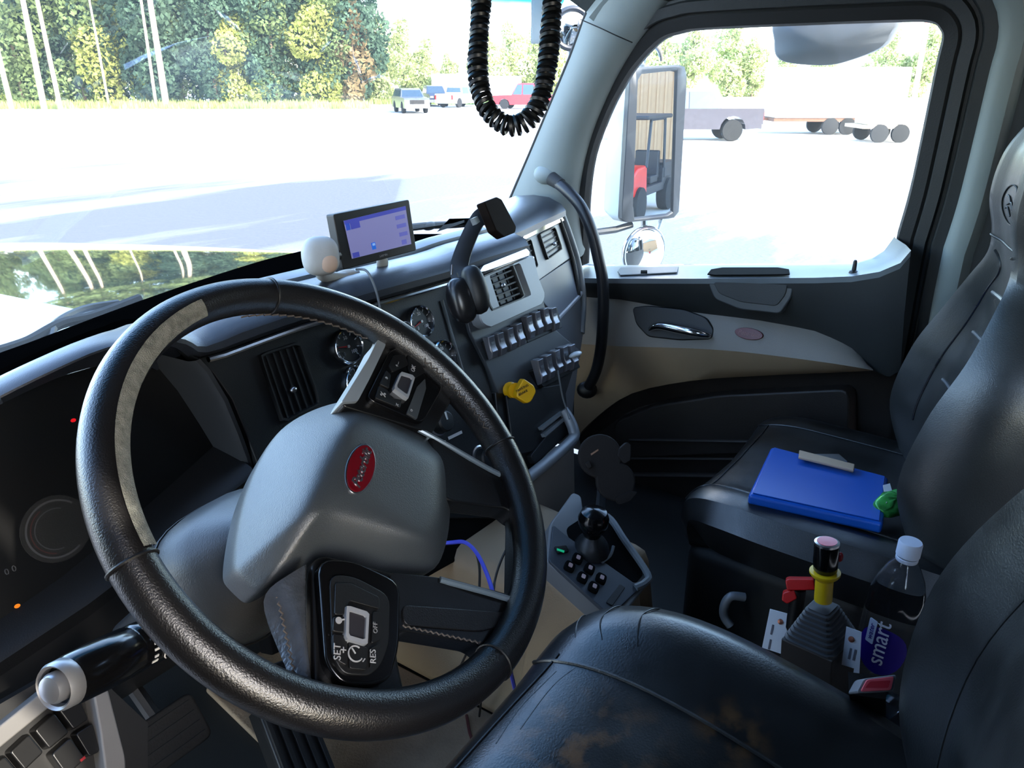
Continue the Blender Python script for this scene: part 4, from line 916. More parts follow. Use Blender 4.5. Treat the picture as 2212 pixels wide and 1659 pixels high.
# tunnel cover and mats
tun = thing('floor_tunnel', 'beige carpeted hump between pedals and console below the dash', 'tunnel')
MB().loft([[V(-.03, .55, .0), V(.3, .50, 0), V(.3, 1.38, 0), V(-.03, 1.38, 0)], [V(.01, .57, .30), V(.27, .53, .30), V(.27, 1.38, .36), V(.0, 1.38, .36)]]).build('tunnel_cover', BEIGE, tun, bevel=.03)
tag(MB().prism3([V(-.40, .42, .001), V(-.02, .42, .001), V(-.03, 1.22, .001), V(-.30, 1.22, .001)], (0, 0, .012)).build('floor_mat', mat('tan_mat', (150, 128, 104), .8, bump=.6, bscale=200, var=.25, vscale=12), bevel=.006), 'tan floor mat under the steering wheel on driver side', 'mat')

def cable(name, pts, r, m_, label, n=6):
    return tag(MB().tube(spline(pts, 6), r, n).build(name, m_), label, 'cable')
BLUEC = mat('blue_cable', (70, 74, 190), .5)
cable('usb_cable', [at_t(*p) for p in [(940, 1176, 1.25), (975, 1172, 1.24), (1005, 1172, 1.22), (1030, 1195, 1.20), (1052, 1240, 1.17), (1066, 1285, 1.14), (1075, 1330, 1.13)]]+[V(-.06, .60, .02)], .0032, BLUEC, 'thin blue cable hanging before beige console inside the wheel opening')
BLKC = mat('black_cable', (30, 26, 24), .6)
cable('charger_cable', [at_t(*p) for p in [(1028, 1190, 1.28), (1036, 1230, 1.27), (1034, 1300, 1.25), (1030, 1360, 1.25)]]+[V(-.06, .80, .02)], .0022, BLKC, 'thin black cable left of the blue cable before beige console')
cable('charger_cable', [at_t(*p) for p in [(1106, 1165, 1.27), (1085, 1205, 1.26), (1070, 1250, 1.25), (1062, 1310, 1.24)]]+[V(-.05, .72, .02)], .0022, BLKC, 'thin dark cable crossing beige console right of the blue cable')
cable('coiled_wire', [at_z(a, b, z) for a, b, z in [(930, 1450, .03), (960, 1425, .035), (985, 1405, .03), (975, 1432, .03), (950, 1445, .025), (945, 1470, .02), (990, 1440, .03), (1000, 1410, .05), (985, 1395, .06)]], .003, BLKC, 'black wire curled on lit tan floor under the lower spoke')
cable('floor_wire', [at_z(a, b, z) for a, b, z in [(1008, 1545, .02), (1014, 1580, .02), (1020, 1605, .02), (1005, 1640, .02)]], .003, mat('red_brown_wire', (80, 34, 34), .6), 'reddish dark wire on tan mat below the wheel rim')

# pedals
pd = thing('accelerator_pedal', 'ribbed black accelerator pedal at the bottom below the wheel rim', 'pedal')
PF = Fr(at_z(650, 1620, .13), nrm((.05, -.62, .78)), (.25, .75, .6))
PF = PF.rot(math.radians(0))
MB().prism(PF, rounded(rect(.085, .30), .015), -.015, 0).build('pedal_plate', BLACKP, pd, bevel=.004)
for k in range(5):
    MB().box(PF, -.036+k*.018-.004, -.036+k*.018+.004, -.14, .14, 0, .006).build('pedal_rib', RUBBER, pd, bevel=.001)
MB().box(PF, -.02, .02, -.16, .10, -.09, -.015).build('pedal_arm', BLACKP, pd)
bp_ = thing('brake_pedal', 'black brake pedal pad left of the ribbed accelerator', 'pedal')
BPF = Fr(at_y(365, 1590, .98), nrm((0, -.8, .6)), (0, .6, .8))
MB().prism(BPF, rounded(rect(.12, .08), .015), -.012, 0).build('pedal_pad', RUBBER, bp_, bevel=.004)
for k in range(4): MB().box(BPF, -.05, .05, -.03+k*.018, -.024+k*.018, 0, .004).build('pedal_rib', RUBBER, bp_)
MB().tube([BPF.pt(0, .02, -.012), BPF.pt(0, .18, -.06), BPF.pt(0, .34, -.02)], .012, 8).build('pedal_arm', BLACKP, bp_)

# ------------------------------------------------------------------ things on the dash
g = thing('gps_navigator', 'black navigation unit with lavender map screen on top of dash', 'navigation unit')
GF = Fr(at_y(812, 506, 1.0), (-.03, -1, .13))
case = rounded(GF.poly([(720, 463), (884, 431), (900, 541), (742, 583)]), .004)
MB().prism(GF, case, -.020, 0, top=1).build('case', mat('gps_black', (15, 14, 14), .5), g, bevel=.002)
scr = GF.poly([(742, 477), (875, 445), (888, 527), (760, 559)])
MB().prism(GF, scr, -.001, .0008).build('screen', mat('screen_map', (120, 120, 160), .3, var=.02, emit=(140, 140, 200), est=.16), g)
def scrpoly(u0, u1, v0, v1):
    a, b, c, d = [V(p) for p in scr]; f = lambda u, v: (a*(1-u)+b*u)*(1-v)+(d*(1-u)+c*u)*v
    return [tuple(f(u0, v0)), tuple(f(u1, v0)), tuple(f(u1, v1)), tuple(f(u0, v1))]
SB = mat('screen_bar', (80, 86, 180), .25, emit=(70, 76, 170), est=.13); SD = mat('screen_field', (110, 112, 190), .25, emit=(110, 112, 190), est=.13)
SC_ = mat('screen_car', (50, 110, 210), .25, emit=(40, 110, 220), est=.16); SBG = mat('screen_blue', (60, 90, 190), .25, emit=(50, 84, 190), est=.14)
for m_, q, nm in ((SB, (0, 1, 0, .10), 'title_bar'), (SB, (.08, .22, .1, .26), 'turn_field'), (SBG, (.01, .07, .08, .26), 'turn_icon'), (SD, (.80, .96, .20, .30), 'trip_field'), (SD, (.80, .96, .42, .52), 'trip_field'), (SD, (.82, .96, .64, .74), 'trip_field'), (SD, (.84, .92, .84, .96), 'trip_field'), (SC_, (.335, .40, .72, .90), 'car_icon'), (SB, (.02, .12, .86, .99), 'menu_icon')):
    MB().prism(GF, scrpoly(*q), .0005, .0014).build(nm, m_, g)
MB().prism(GF, scrpoly(.35, .39, .74, .80), .0012, .0018).build('car_roof', mat('screen_light', (150, 190, 240), .3, emit=(150, 190, 240), est=.16), g)
a2, b2 = GF.at(828, 552); text('GARMIN', GF, a2, b2, .0004, .0055, GREYM, g, 'maker_lettering', math.radians(1))
mt_ = thing('beanbag_mount', 'pale grey rounded dash mount beside and below the navigation unit', 'mount')
PALE = mat('pale_mount', (160, 159, 155), .6, bump=.4, bscale=60)
mp = at_y(692, 553, 1.0)
mbx = MB().ell(mp, .031, .033, .026, Fr(mp, (-.5, -.8, .2)), 22, 14, .75)
MB_ = mbx.build('mount_knob', PALE, mt_, sub=1)
MB().ell(mp+V(-.004, -.024, -.008), .015, .016, .006, Fr(mp, (-.4, -.85, .1))).build('mount_patch', mat('peach_patch', (188, 160, 140), .6), MB_)
MB().tube([mp+V(.02, 0, -.005), GF.P(750, 545, -.02)], .009, 10).build('mount_arm', BLACKP, mt_)
MB().tube(spline([at_y(692, 585, 1.0), at_y(700, 597, 1.01), at_y(740, 600, 1.02), at_y(772, 594, 1.02)], 4), [.010]*13, 10).build('mount_foot', PALE, mt_)
bb = at_y(745, 592, 1.03); MB().ell(bb+V(0, 0, -.004), .032, .012, .02, Fr(bb, (0, -1, .2))).build('beanbag', mat('beanbag_beige', (170, 162, 150), .8, bump=.5, bscale=90), mt_, sub=1)
MB().ell(at_y(826, 568, 1.02), .014, .007, .015).build('mount_clip', PALE, mt_)
MB().tube(spline([at_y(*p) for p in [(770, 582, .985), (790, 584, .955), (803, 604, .945), (814, 634, .945), (820, 662, .95), (824, 690, .955)]], 6), .0022, 6).build('power_cord', mat('grey_cord', (120, 126, 132), .5), g)['label'] = 'thin grey cord'

# slim phone arm left of the silver vents
pm = thing('phone_mount', 'black phone mount with flat bent arm and tilted head before silver vent', 'phone mount')
pa = [at_t(*p) for p in [(1000, 604, 1.44), (992, 580, 1.45), (1000, 545, 1.46), (1014, 510, 1.47), (1026, 485, 1.48), (1040, 466, 1.49), (1056, 470, 1.49)]]
pa = spline(pa, 5); side = nrm(RT*.9+UP*.25)
rows = []
for i, p in enumerate(pa):
    t = nrm(pa[min(i+1, len(pa)-1)]-pa[max(i-1, 0)]); b = nrm(np.cross(t, FW)); w_ = .014+.007*math.exp(-i/6)
    rows.append([p+b*w_*x+FW*.005*y for x, y in ((-1, -1), (-.5, -1.3), (.5, -1.3), (1, -1), (1, 1), (-1, 1))])
PMB = mat('mount_black', (17, 17, 17), .45)
MB().loft(rows).build('mount_arm', PMB, pm, ang=50)
HF = Fr(at_t(1078, 470, 1.47), nrm((.25, -.85, .35)))
hp = HF.poly([(1040, 438), (1068, 427), (1078, 432), (1110, 492), (1108, 504), (1084, 514), (1066, 500)])
MB().prism(HF, rounded(hp, .004), -.012, .006).build('mount_head', mat('mount_head_brown', (26, 20, 17), .95, spec=.08), pm, bevel=.003)
MB().cyl(HF.P(1062, 478, -.03), HF.P(1070, 472, -.01), .016).build('ball_joint', PMB, pm)
MB().prism(HF, HF.poly([(1036, 466), (1044, 462), (1050, 474), (1042, 480)]), -.02, -.012).build('joint_label', GREYP, pm)
bc = at_t(1012, 640, 1.43); BF = Fr(bc, nrm((-.45, -.80, .3)), nrm((-.15, 0, 1)))
MB().ell(BF.pt(-.013, -.004, -.006), .026, .043, .024, BF, 20, 14, .85).build('mount_base', mat('base_gloss', (24, 23, 24), .28), pm)
MB().ell(BF.pt(.017, .008, -.004), .022, .046, .026, BF, 20, 14, .8).build('suction_pad', mat('pad_black', (13, 14, 16), .5), pm)
MB().tube([BF.pt(-.02, .045, 0), BF.pt(-.014, .062, .0)], .002, 6).build('release_clip', SATIN, pm)
MB().tube([BF.pt(.0, .02, -.005), pa[0], pa[3]], .010, 8).build('mount_neck', PMB, pm)

# coiled cord hanging from the overhead radio
random.seed(5)
cp = [at_t(*p) for p in [(1046, -70, .985), (1042, -20, .985), (1036, 60, .985), (1032, 140, .985), (1038, 195, .985), (1056, 240, .98), (1085, 266, .98), (1108, 272, .98), (1136, 262, .98), (1160, 232, .98), (1174, 190, .98), (1184, 130, .98), (1190, 60, .98), (1194, -20, .98), (1196, -70, .98)]]
cp = spline(cp, 24); seg = [0]
for a, b in zip(cp, cp[1:]): seg.append(seg[-1]+np.linalg.norm(b-a))
Lc = seg[-1]; N = 2600; arr = np.array(cp); dd = np.linspace(0, Lc, N)
ce = np.stack([np.interp(dd, seg, arr[:, i]) for i in range(3)], 1)
hel = []
up = None
for i in range(N):
    t = nrm(ce[min(i+1, N-1)]-ce[max(i-1, 0)])
    if up is None: up = np.cross(t, V(0, 1, 0))
    up = nrm(up-t*(up @ t)); b = np.cross(t, up)
    a = dd[i]/.0074*2*math.pi; rr = .0102*(1+.06*math.sin(dd[i]*60))
    hel.append(ce[i]+rr*(math.cos(a)*up+math.sin(a)*b))
cbr = thing('overhead_radio', 'overhead radio with black coiled cord hanging in a loop before windshield', 'radio')
MB().tube(hel, .0031, 5).build('coiled_cord', mat('cord_black', (16, 16, 16), .4), cbr)
rp = (cp[0]+cp[-1])/2
MB().box(Fr((rp[0], rp[1], 1.46), (0, -1, 0)), -.12, .12, -.03, .05, -.1, .1).build('radio_body', BLACKP, cbr, bevel=.006)
MB().tube([cp[0], V(cp[0][0], cp[0][1], 1.44)], .006, 8).build('cord_end', BLACKP, cbr); MB().tube([cp[-1], V(cp[-1][0], cp[-1][1], 1.44)], .006, 8).build('cord_end', BLACKP, cbr)
TG = Fr(at_t(1162, 40, 1.42), nrm((-.3, -.85, .1)))
tag(MB().prism(TG, rounded(TG.poly([(1153, -120), (1176, -120), (1172, 94), (1150, 94)]), .004), -.006, .0).build('toll_tag', leaf_mat('tag_grey', (225, 232, 236), .75), bevel=.002), 'pale grey strip hung at windshield top behind coiled cord', 'tag')

# second phone holder on a stalk over the console
ph = thing('phone_holder', 'dark two lobed phone cradle on a stalk above the console', 'phone holder')
HF2 = Fr(at_t(1305, 1015, 1.44), nrm((-.72, -.52, .45)), nrm((-.28, -.2, 1)))
c1, c2_ = V(HF2.at(1296, 985)), V(HF2.at(1330, 1040))
out = []
for t in np.linspace(0, 2*math.pi, 48)[:-1]:
    d = V(math.cos(t), math.sin(t))
    best = max((c1 @ d+math.sqrt(max(0, .040**2-(c1 @ V(-d[1], d[0]))**2)) if abs(c1 @ V(-d[1], d[0])) < .040 else 0), (c2_ @ d+math.sqrt(max(0, .036**2-(c2_ @ V(-d[1], d[0]))**2)) if abs(c2_ @ V(-d[1], d[0])) < .036 else 0))
    out.append(d*best)
HB = mat('cradle_brown', (38, 33, 30), .8, spec=.2)
MB().prism(HF2, out, -.014, .004).build('cradle_pad', HB, ph, bevel=.004)
MB().prism(HF2, rounded(HF2.poly([(1335, 970), (1352, 955), (1361, 962), (1360, 995), (1346, 1002), (1332, 985)]), .003), -.012, .014).build('side_arm', HB, ph, bevel=.002)
MB().prism(HF2, rounded(HF2.poly([(1262, 1000), (1272, 995), (1278, 1008), (1268, 1014)]), .003), -.012, .014).build('side_arm', HB, ph, bevel=.002)
MB().prism(HF2, rounded(HF2.poly([(1326, 1076), (1360, 1060), (1376, 1062), (1360, 1082), (1336, 1090)]), .003), -.012, .008).build('bottom_foot', HB, ph, bevel=.002)
MB().prism(HF2, HF2.poly([(1276, 980), (1292, 970), (1293, 973), (1277, 984)], .005), .003, .0052).build('logo_mark', mat('logo_brown', (140, 100, 70), .5), ph)
MB().tube([HF2.P(1310, 1010, -.014), HF2.P(1300, 1050, -.05), K.P(1295, 1120, .0)], .009, 8).build('stalk', BLACKP, ph)

# ------------------------------------------------------------------ control lever between the seats, bottle and buckle
js = thing('control_lever', 'black lever with red top, yellow spool and ribbed boot between seats', 'control lever')
JX = .08
jb, jt = at_x(1768, 1440, JX), at_x(1786, 1180, JX); ja = nrm(jt-jb); jl = np.linalg.norm(jt-jb)
def jp(f): return jb+(jt-jb)*f
JF = Fr(jb, ja, (.2, 1, 0))
# ribbed boot: stepped square rings that narrow upwards
rings = []
for k in range(8):
    s_ = .046-.0034*k; hz = .056+.0064*k
    for dz, q in ((0, s_), (.0034, s_), (.0045, s_-.004), (.0064, s_-.004)):
        rings.append([JF.pt(p[0], p[1], hz+dz) for p in rounded(rect(2*q, 2*q*.85), q*.35, 3)])
MB().loft(rings).build('ribbed_boot', mat('boot_grey', (62, 62, 64), .55), js, ang=30)
MB().box(JF, -.044, .044, -.040, .040, -.25, .056).build('lever_box', mat('box_brown', (52, 47, 44), .45, metal=.3), js, bevel=.003)
YL = mat('spool_yellow', (235, 190, 24), .4)
MB().lathe(jp(.565), ja, [(.0125, 0), (.0125, .036), (.019, .042), (.0215, .046), (.0215, .049), (.012, .050)], 26).build('yellow_spool', YL, js)
MB().cyl(jp(.74), jp(.86), .0085).build('lever_rod', CHROME, js)
kk = MB().lathe(jp(.79), ja, [(.012, 0), (.0165, .006), (.0175, .02), (.0175, .046), (.0165, .050)], 26).build('lever_knob', GLOSSB, js)
MB().lathe(jp(.79)+ja*.049, ja, [(.0172, -.002), (.0172, .0015), (.0145, .0025)], 26).build('knob_ring', SATIN, kk)
MB().lathe(jp(.79)+ja*.049, ja, [(.0142, 0), (.0138, .003), (0, .0035)], 24).build('red_button', mat('button_red', (215, 60, 78), .3), kk)
MB().ell(jp(.92)+RT*.018-FW*.004, .004, .005, .008).build('trigger', mat('trigger_red', (160, 20, 34), .35), kk)
LF = Fr(at_x(1680, 1365, .085), nrm((-.93, -.05, .35)))
lp_ = MB().prism(LF, LF.poly([(1663, 1316), (1700, 1326), (1697, 1355), (1709, 1381), (1689, 1413), (1646, 1399)]), -.003, 0).build('label_plate', mat('plate_white', (210, 214, 220), .45), js)
LF2 = Fr(at_x(1840, 1400, .06), nrm((-.93, -.05, .35)))
lp2 = MB().prism(LF2, LF2.poly([(1828, 1354), (1861, 1366), (1855, 1474), (1844, 1494), (1838, 1488), (1845, 1444), (1818, 1436)]), -.003, 0).build('label_plate', mat('plate_white2', (196, 200, 208), .45), js)
SCR = mat('screw_brass', (170, 110, 90), .35, metal=.8)
for fr_, p, par in ((LF, (1686, 1343), lp_), (LF2, (1839, 1381), lp2)):
    q = fr_.P(*p); MB().lathe(q, fr_.n, [(.0045, 0), (.004, .002), (0, .003)], 12).build('screw', SCR, par)
for fr_, p, par in ((LF, (1668, 1360), lp_), (LF, (1663, 1392), lp_), (LF2, (1836, 1412), lp2), (LF2, (1846, 1415), lp2)):
    a2, b2 = fr_.at(*p); MB().prism(fr_.moved(a2, b2), rect(.003, .016), 0, .0006).build('print_mark', mat('print_grey', (90, 90, 100), .5), par)
# red latch behind the boot
rl = thing('red_latch', 'red plastic latch on the floor behind the ribbed boot', 'latch')
RF = Fr(at_x(1725, 1275, .17), nrm((-.9, -.2, .4)))
REDP = mat('latch_red', (200, 18, 18), .4)
MB().prism(RF, rounded(RF.poly([(1696, 1254), (1704, 1251), (1758, 1252), (1762, 1275), (1700, 1276)]), .003), -.03, .0).build('latch_bar', REDP, rl, bevel=.003)
MB().prism(RF, rounded(RF.poly([(1690, 1284), (1716, 1276), (1722, 1296), (1700, 1308), (1688, 1300)]), .003), -.04, -.01).build('latch_tongue', REDP, rl, bevel=.003)
rlz = RF.o[2]; MB().cyl(RF.o-RF.n*.02, V(RF.o[0]+.02, RF.o[1], .0), .012).build('latch_stem', BLACKP, rl)
# water bottle
wbt = thing('water_bottle', 'clear plastic water bottle with purple label behind driver seat edge', 'bottle')
b_top, b_low = at_x(1963, 1190, .19), at_x(1893, 1470, .19); ax = nrm(b_top-b_low)
L_ = np.linalg.norm(b_top-b_low); b_base = b_low-ax*.05
bl = L_+.05
PET = bpy.data.materials.new('clear_plastic'); PET.use_nodes = True; nt = PET.node_tree; b = nt.nodes['Principled BSDF']
b.inputs['Base Color'].default_value = (.80, .82, .86, 1); b.inputs['Roughness'].default_value = .08; b.inputs['Transmission Weight'].default_value = 1; b.inputs['IOR'].default_value = 1.06; b.inputs['Coat Weight'].default_value = .6; b.inputs['Coat Roughness'].default_value = .08
R_ = .042
MB().lathe(b_base, ax, [(0, .004), (R_*.8, .0), (R_*.98, .008), (R_, .02), (R_, bl*.66), (R_*.95, bl*.74), (R_*.76, bl*.84), (R_*.52, bl*.91), (.0145, bl*.95), (.0140, bl)], 36).build('bottle_body', PET, wbt)
CAPW = mat('cap_white', (205, 208, 222), .45)
cp_ = MB().lathe(b_base+ax*bl*.975, ax, [(.0160, 0), (.0168, .001), (.0168, .021), (.0155, .024), (0, .0245)], 30).build('bottle_cap', CAPW, wbt)
MB().lathe(b_base+ax*bl*.945, ax, [(.0150, .0), (.0158, .002), (.0158, .006), (.015, .007)], 30).build('cap_ring', CAPW, wbt)
ch = thing('cup_holder', 'black cup holder box under the clear water bottle', 'cup holder')
MB().lathe((b_base[0], b_base[1], 0), (0, 0, 1), [(.06, 0), (.055, b_base[2]+.004), (.050, b_base[2]+.004), (.048, b_base[2]-.012), (0, b_base[2]-.012)], 24).build('holder_cup', BLACKP, ch)
vv = nrm(CAM-(b_base+b_top)/2); e1 = nrm(vv-ax*(vv @ ax)); e2 = np.cross(ax, e1)
def bpt(d, ang, r=R_+.0006): return b_base+ax*d+(e1*math.cos(ang)+e2*math.sin(ang))*r
PUR = mat('label_purple', (40, 20, 120), .35)
rows = []                                                    # round purple patch wrapped on the bottle
dc = bl*.46
for i in range(13):
    ph_ = math.pi*i/12; hw = .038*math.sin(ph_); d = dc-.042*math.cos(ph_)
    rows.append([bpt(d, (-.10+s_*hw/R_)) for s_ in np.linspace(-1, 1, 14)])
lab = MB().grid(rows).build('label', PUR, wbt)
BFr = Fr(bpt(dc+.012, -.12, R_+.0012), e1*math.cos(-.12)+e2*math.sin(-.12), ax)
text('smart', BFr, -.003, .003, .0002, .034, mat('label_white', (225, 225, 235), .5), lab, 'label_lettering', math.radians(90))
BF2 = Fr(bpt(dc+.028, -.55, R_+.0014), e1*math.cos(-.55)+e2*math.sin(-.55), ax)
MB().prism(BF2, rounded(rect(.013, .042), .002), -.001, .0004).build('label_box', mat('label_pale', (190, 195, 212), .5), lab)
text('water', BF2, 0, 0, .0006, .012, PUR, lab, 'label_lettering', math.radians(90))
# seat belt buckle
bu = thing('seat_belt_buckle', 'seat belt buckle with red press button beside driver seat cushion', 'buckle')
BU = Fr(at_t(1893, 1478, .86), nrm((-.62, -.35, .70)), nrm((.3, .1, 1)))
bq = BU.poly([(1849, 1498), (1866, 1466), (1938, 1457), (1930, 1494)])
MB().prism(BU, rounded(bq, .004), -.03, 0).build('buckle_body', mat('buckle_grey', (120, 118, 122), .45), bu, bevel=.002)
c_ = sum(V(p) for p in bq)/4
rb = MB().prism(BU, rounded([c_+(V(p)-c_)*.82 for p in bq], .003), -.002, .002).build('red_button', mat('belt_red', (222, 92, 104), .35), bu, bevel=.001)
MB().prism(BU, rounded([c_+(V(p)-c_)*V(.62, .45) for p in bq], .002), .0015, .0026).build('press_mark', mat('belt_red_dark', (190, 40, 54), .4), rb)
MB().loft([[BU.pt(a, b, -.03) for a, b in ((-.02, -.012), (.02, -.012), (.02, .012), (-.02, .012))], [BU.o+V(.05+a, -.02+b, -.22) for a, b in ((-.02, -.012), (.02, -.012), (.02, .012), (-.02, .012))]]).build('belt_stalk', BLACKP, bu)
# spring hose on the floor
hs = []
for i in range(260):
    t = i/259; p = at_z(1490+90*t, 1300+45*t, .12); a = i*.62
    hs.append(p+V(.012*math.cos(a), 0, .012*math.sin(a)))
tag(MB().tube(hs, .0022, 5).build('coiled_hose', RUBBER), 'dark coiled air hose on floor before the passenger seat base', 'hose')
# ------------------------------------------------------------------ outside: truck nose, mirrors
GZ = -1.30
PAINT = mat('dark_paint', (60, 66, 62), .06, metal=.75, coat=1, coat_rough=.03, var=.1)
WPAINT = mat('white_paint', (228, 234, 238), .2, metal=.55, coat=.5)
hood = thing('truck_hood', 'glossy dark truck hood reflecting the trees beyond the windshield', 'hood')
rows = []
for y in np.linspace(1.56, 3.55, 16):
    f = max(0, y-1.75)/1.8; wv = .78-.16*f; zc = .70-.10*f-.04*f*f; r_ = []
    for s_ in np.linspace(-1, 1, 25):
        a = abs(s_); r_.append(V(s_*wv*(1+.02*a), y-.10*a**2*f, zc-.05*a**2-.30*max(0, a-.82)**1.4*3))
    rows.append(r_)
rows.append([V(p[0]*.98, p[1]+.06, p[2]-.04) for p in rows[-1]]); rows.append([V(p[0]*.97, p[1]+.02, p[2]-.8) for p in rows[-1]])
MB().grid(rows).build('hood_panel', PAINT, hood, sub=1)
cw = thing('cowl', 'white painted cowl corner at the foot of the windshield at left', 'cowl')
rows = []
for y in np.linspace(1.36, 1.90, 6):
    rows.append([V(x, y, .722-.010*(y-1.36)-.02*abs(x+.3)**2) for x in np.linspace(-.95, -.20-.10*(y-1.36), 14)])
rows.append([p+V(0, .03, -.035) for p in rows[-1]])
MB().grid(rows).build('cowl_panel', WPAINT, cw)
MB().tube([p+V(0, 0, .002) for p in rows[-2]], .010, 8).build('cowl_seal', WPAINT, cw)
rows = [[V(x, wat(x)[1]*(1-f)+1.62*f, .70-.06*f) for x in np.linspace(-1.0, .95, 22)] for f in (0, .5, 1)]
MB().grid(rows).build('cowl_tray', BLACKP, cw)
wp = thing('wiper', 'black windshield wiper lying at the foot of the windshield at left', 'wiper')
wl_ = [at_y(*p) for p in [(-20, 765, 1.22), (60, 738, 1.27), (130, 700, 1.33), (200, 683, 1.36), (300, 645, 1.40)]]
MB().tube(spline(wl_, 4), .009, 8).build('wiper_blade', RUBBER, wp)
MB().tube(spline([at_y(*p) for p in [(110, 745, 1.26), (120, 700, 1.33), (180, 668, 1.40), (255, 655, 1.42)]], 4), .007, 8).build('wiper_arm', BLACKP, wp)
wp2 = thing('wiper', 'black wiper end showing above the dash right of navigation unit', 'wiper')
MB().tube(spline([at_y(*p) for p in [(880, 492, 1.45), (930, 487, 1.44), (985, 485, 1.42), (1060, 478, 1.38)]], 4), .010, 8).build('wiper_blade', RUBBER, wp2)
MB().ell(at_y(928, 488, 1.44), .03, .012, .012).build('wiper_joint', BLACKP, wp2)

MIRG = bpy.data.materials.new('mirror_glass'); MIRG.use_nodes = True; b = MIRG.node_tree.nodes['Principled BSDF']
b.inputs['Base Color'].default_value = (.82, .84, .86, 1); b.inputs['Metallic'].default_value = 1; b.inputs['Roughness'].default_value = .0
mi = thing('side_mirror', 'tall black framed door mirror showing a red utility vehicle', 'mirror')
mc = at_x(1407, 305, 1.36); din = nrm(mc-CAM); dout = nrm((.20, -.98, -.058)); mn = nrm(dout-din)
MF = Fr(mc, mn)
mq = [(1357, 146), (1470, 140), (1480, 150), (1462, 460), (1452, 470), (1344, 480), (1338, 470)]
mp_ = MF.poly(mq)
MIRB = mat('mirror_black', (40, 46, 54), .4)
gq = rounded(MF.poly([(1374, 158), (1458, 149), (1448, 462), (1362, 472)]), .008)
ringplate(MF, rounded(mp_, .02), gq, -.01, .012, 64, drop=.0).build('mirror_frame', MIRB, mi)
MB().prism(MF, gq, -.004, .004).build('mirror_pane', MIRG, mi, smooth=False)
cm = sum(V(p) for p in mp_)/len(mp_)
pq = rounded(mp_, .025)
rings = [[MF.pt(*(cm+(V(p)-cm)*k), -h) for p in pq] for k, h in ((1, .008), (1.0, .05), (.93, .10), (.7, .13), (.3, .14))]
MB().loft(rings).build('mirror_shell', mat('shell_white', (205, 210, 212), .4), mi)
MB().tube([MF.P(1385, 140, -.05), MF.P(1400, 90, -.08), MF.P(1420, 20, -.12)], .012, 8).build('mirror_arm', CHROME, mi)
MB().tube([MF.P(1365, 485, -.03), MF.P(1330, 496, -.04), MF.P(1262, 505, -.03)], .011, 8).build('mirror_arm', MIRB, mi)
MB().tube([MF.P(1392, 475, -.02), MF.P(1392, 500, -.02)], .012, 8).tube([MF.P(1430, 470, -.02), MF.P(1420, 500, -.02)], .008, 8).build('mirror_link', CHROME, mi)
arc = [MF.P(1404+24*math.cos(t), 132+36*math.sin(t), -.03) for t in np.linspace(-math.pi, 0, 14)]
MB().tube(arc, .006, 8).build('mirror_hoop', CHROME, mi)
sm = thing('spot_mirror', 'round convex chrome spot mirror below the tall door mirror', 'mirror')
sc_ = at_x(1392, 545, 1.36); SF = Fr(sc_, mn); rr = 52*np.linalg.norm(sc_-CAM)/FPX
MB().lathe(sc_, mn, [(rr*.98, 0), (rr*.9, rr*.14), (rr*.7, rr*.25), (rr*.4, rr*.33), (0, rr*.37)], 40).build('mirror_pane', MIRG, sm)
MB().tube([SF.pt(rr*math.cos(t), rr*math.sin(t)) for t in np.linspace(0, 2*math.pi, 49)[:-1]], .006, 8, closed=True).build('mirror_ring', CHROME, sm)
MB().lathe(sc_, -mn, [(rr*1.0, 0), (rr*.85, .03), (rr*.4, .06), (0, .065)], 32).build('mirror_shell', CHROME, sm)
lm = thing('look_down_mirror', 'grey look down mirror housing hung outside over the door window', 'mirror')
LDF = Fr(DF.P(1800, 95, -.15), (-1, 0, -.25))
lq = spline([V(p) for p in LDF.poly([(1676, 40), (1800, 34), (1936, 36), (1930, 78), (1908, 104), (1850, 128), (1790, 142), (1710, 138), (1676, 124), (1670, 90)])], 4, closed=True)
cl_ = sum(lq)/len(lq)
MB().loft([[LDF.pt(*(cl_+(p-cl_)*k), h) for p in lq] for k, h in ((.75, -.09), (.96, -.06), (1, -.02), (.98, .0), (.93, .008), (.55, .02), (.1, .024))]).build('mirror_housing', mat('housing_grey', (128, 134, 142), .4), lm)
MB().tube([LDF.P(1800, 40, -.03), LDF.P(1810, -40, 0), LDF.P(1812, -60, .08)], .015, 8).build('mirror_arm', BLACKP, lm)
hm = thing('hood_mirror', 'round mirror with pale rim glimpsed beside the windshield pillar top', 'mirror')
hc = at_x(1236, 62, 1.35); HMF = Fr(hc, nrm(CAM-hc+V(.6, 0, 0)))
rh = 36*np.linalg.norm(hc-CAM)/FPX
MB().lathe(hc, HMF.n, [(rh*.95, 0), (rh*.7, rh*.15), (0, rh*.25)], 30).build('mirror_pane', MIRG, hm)
MB().tube([HMF.pt(rh*math.cos(t), rh*math.sin(t)) for t in np.linspace(0, 2*math.pi, 37)[:-1]], .009, 8, closed=True).build('mirror_ring', MIRB, hm)
MB().tube([hc-HMF.n*.01, hc-HMF.n*.05+V(0, .0, -.2), V(1.02, 1.18, 1.0), V(.95, 1.14, .97)], .012, 8).build('mirror_arm', CHROME, hm)

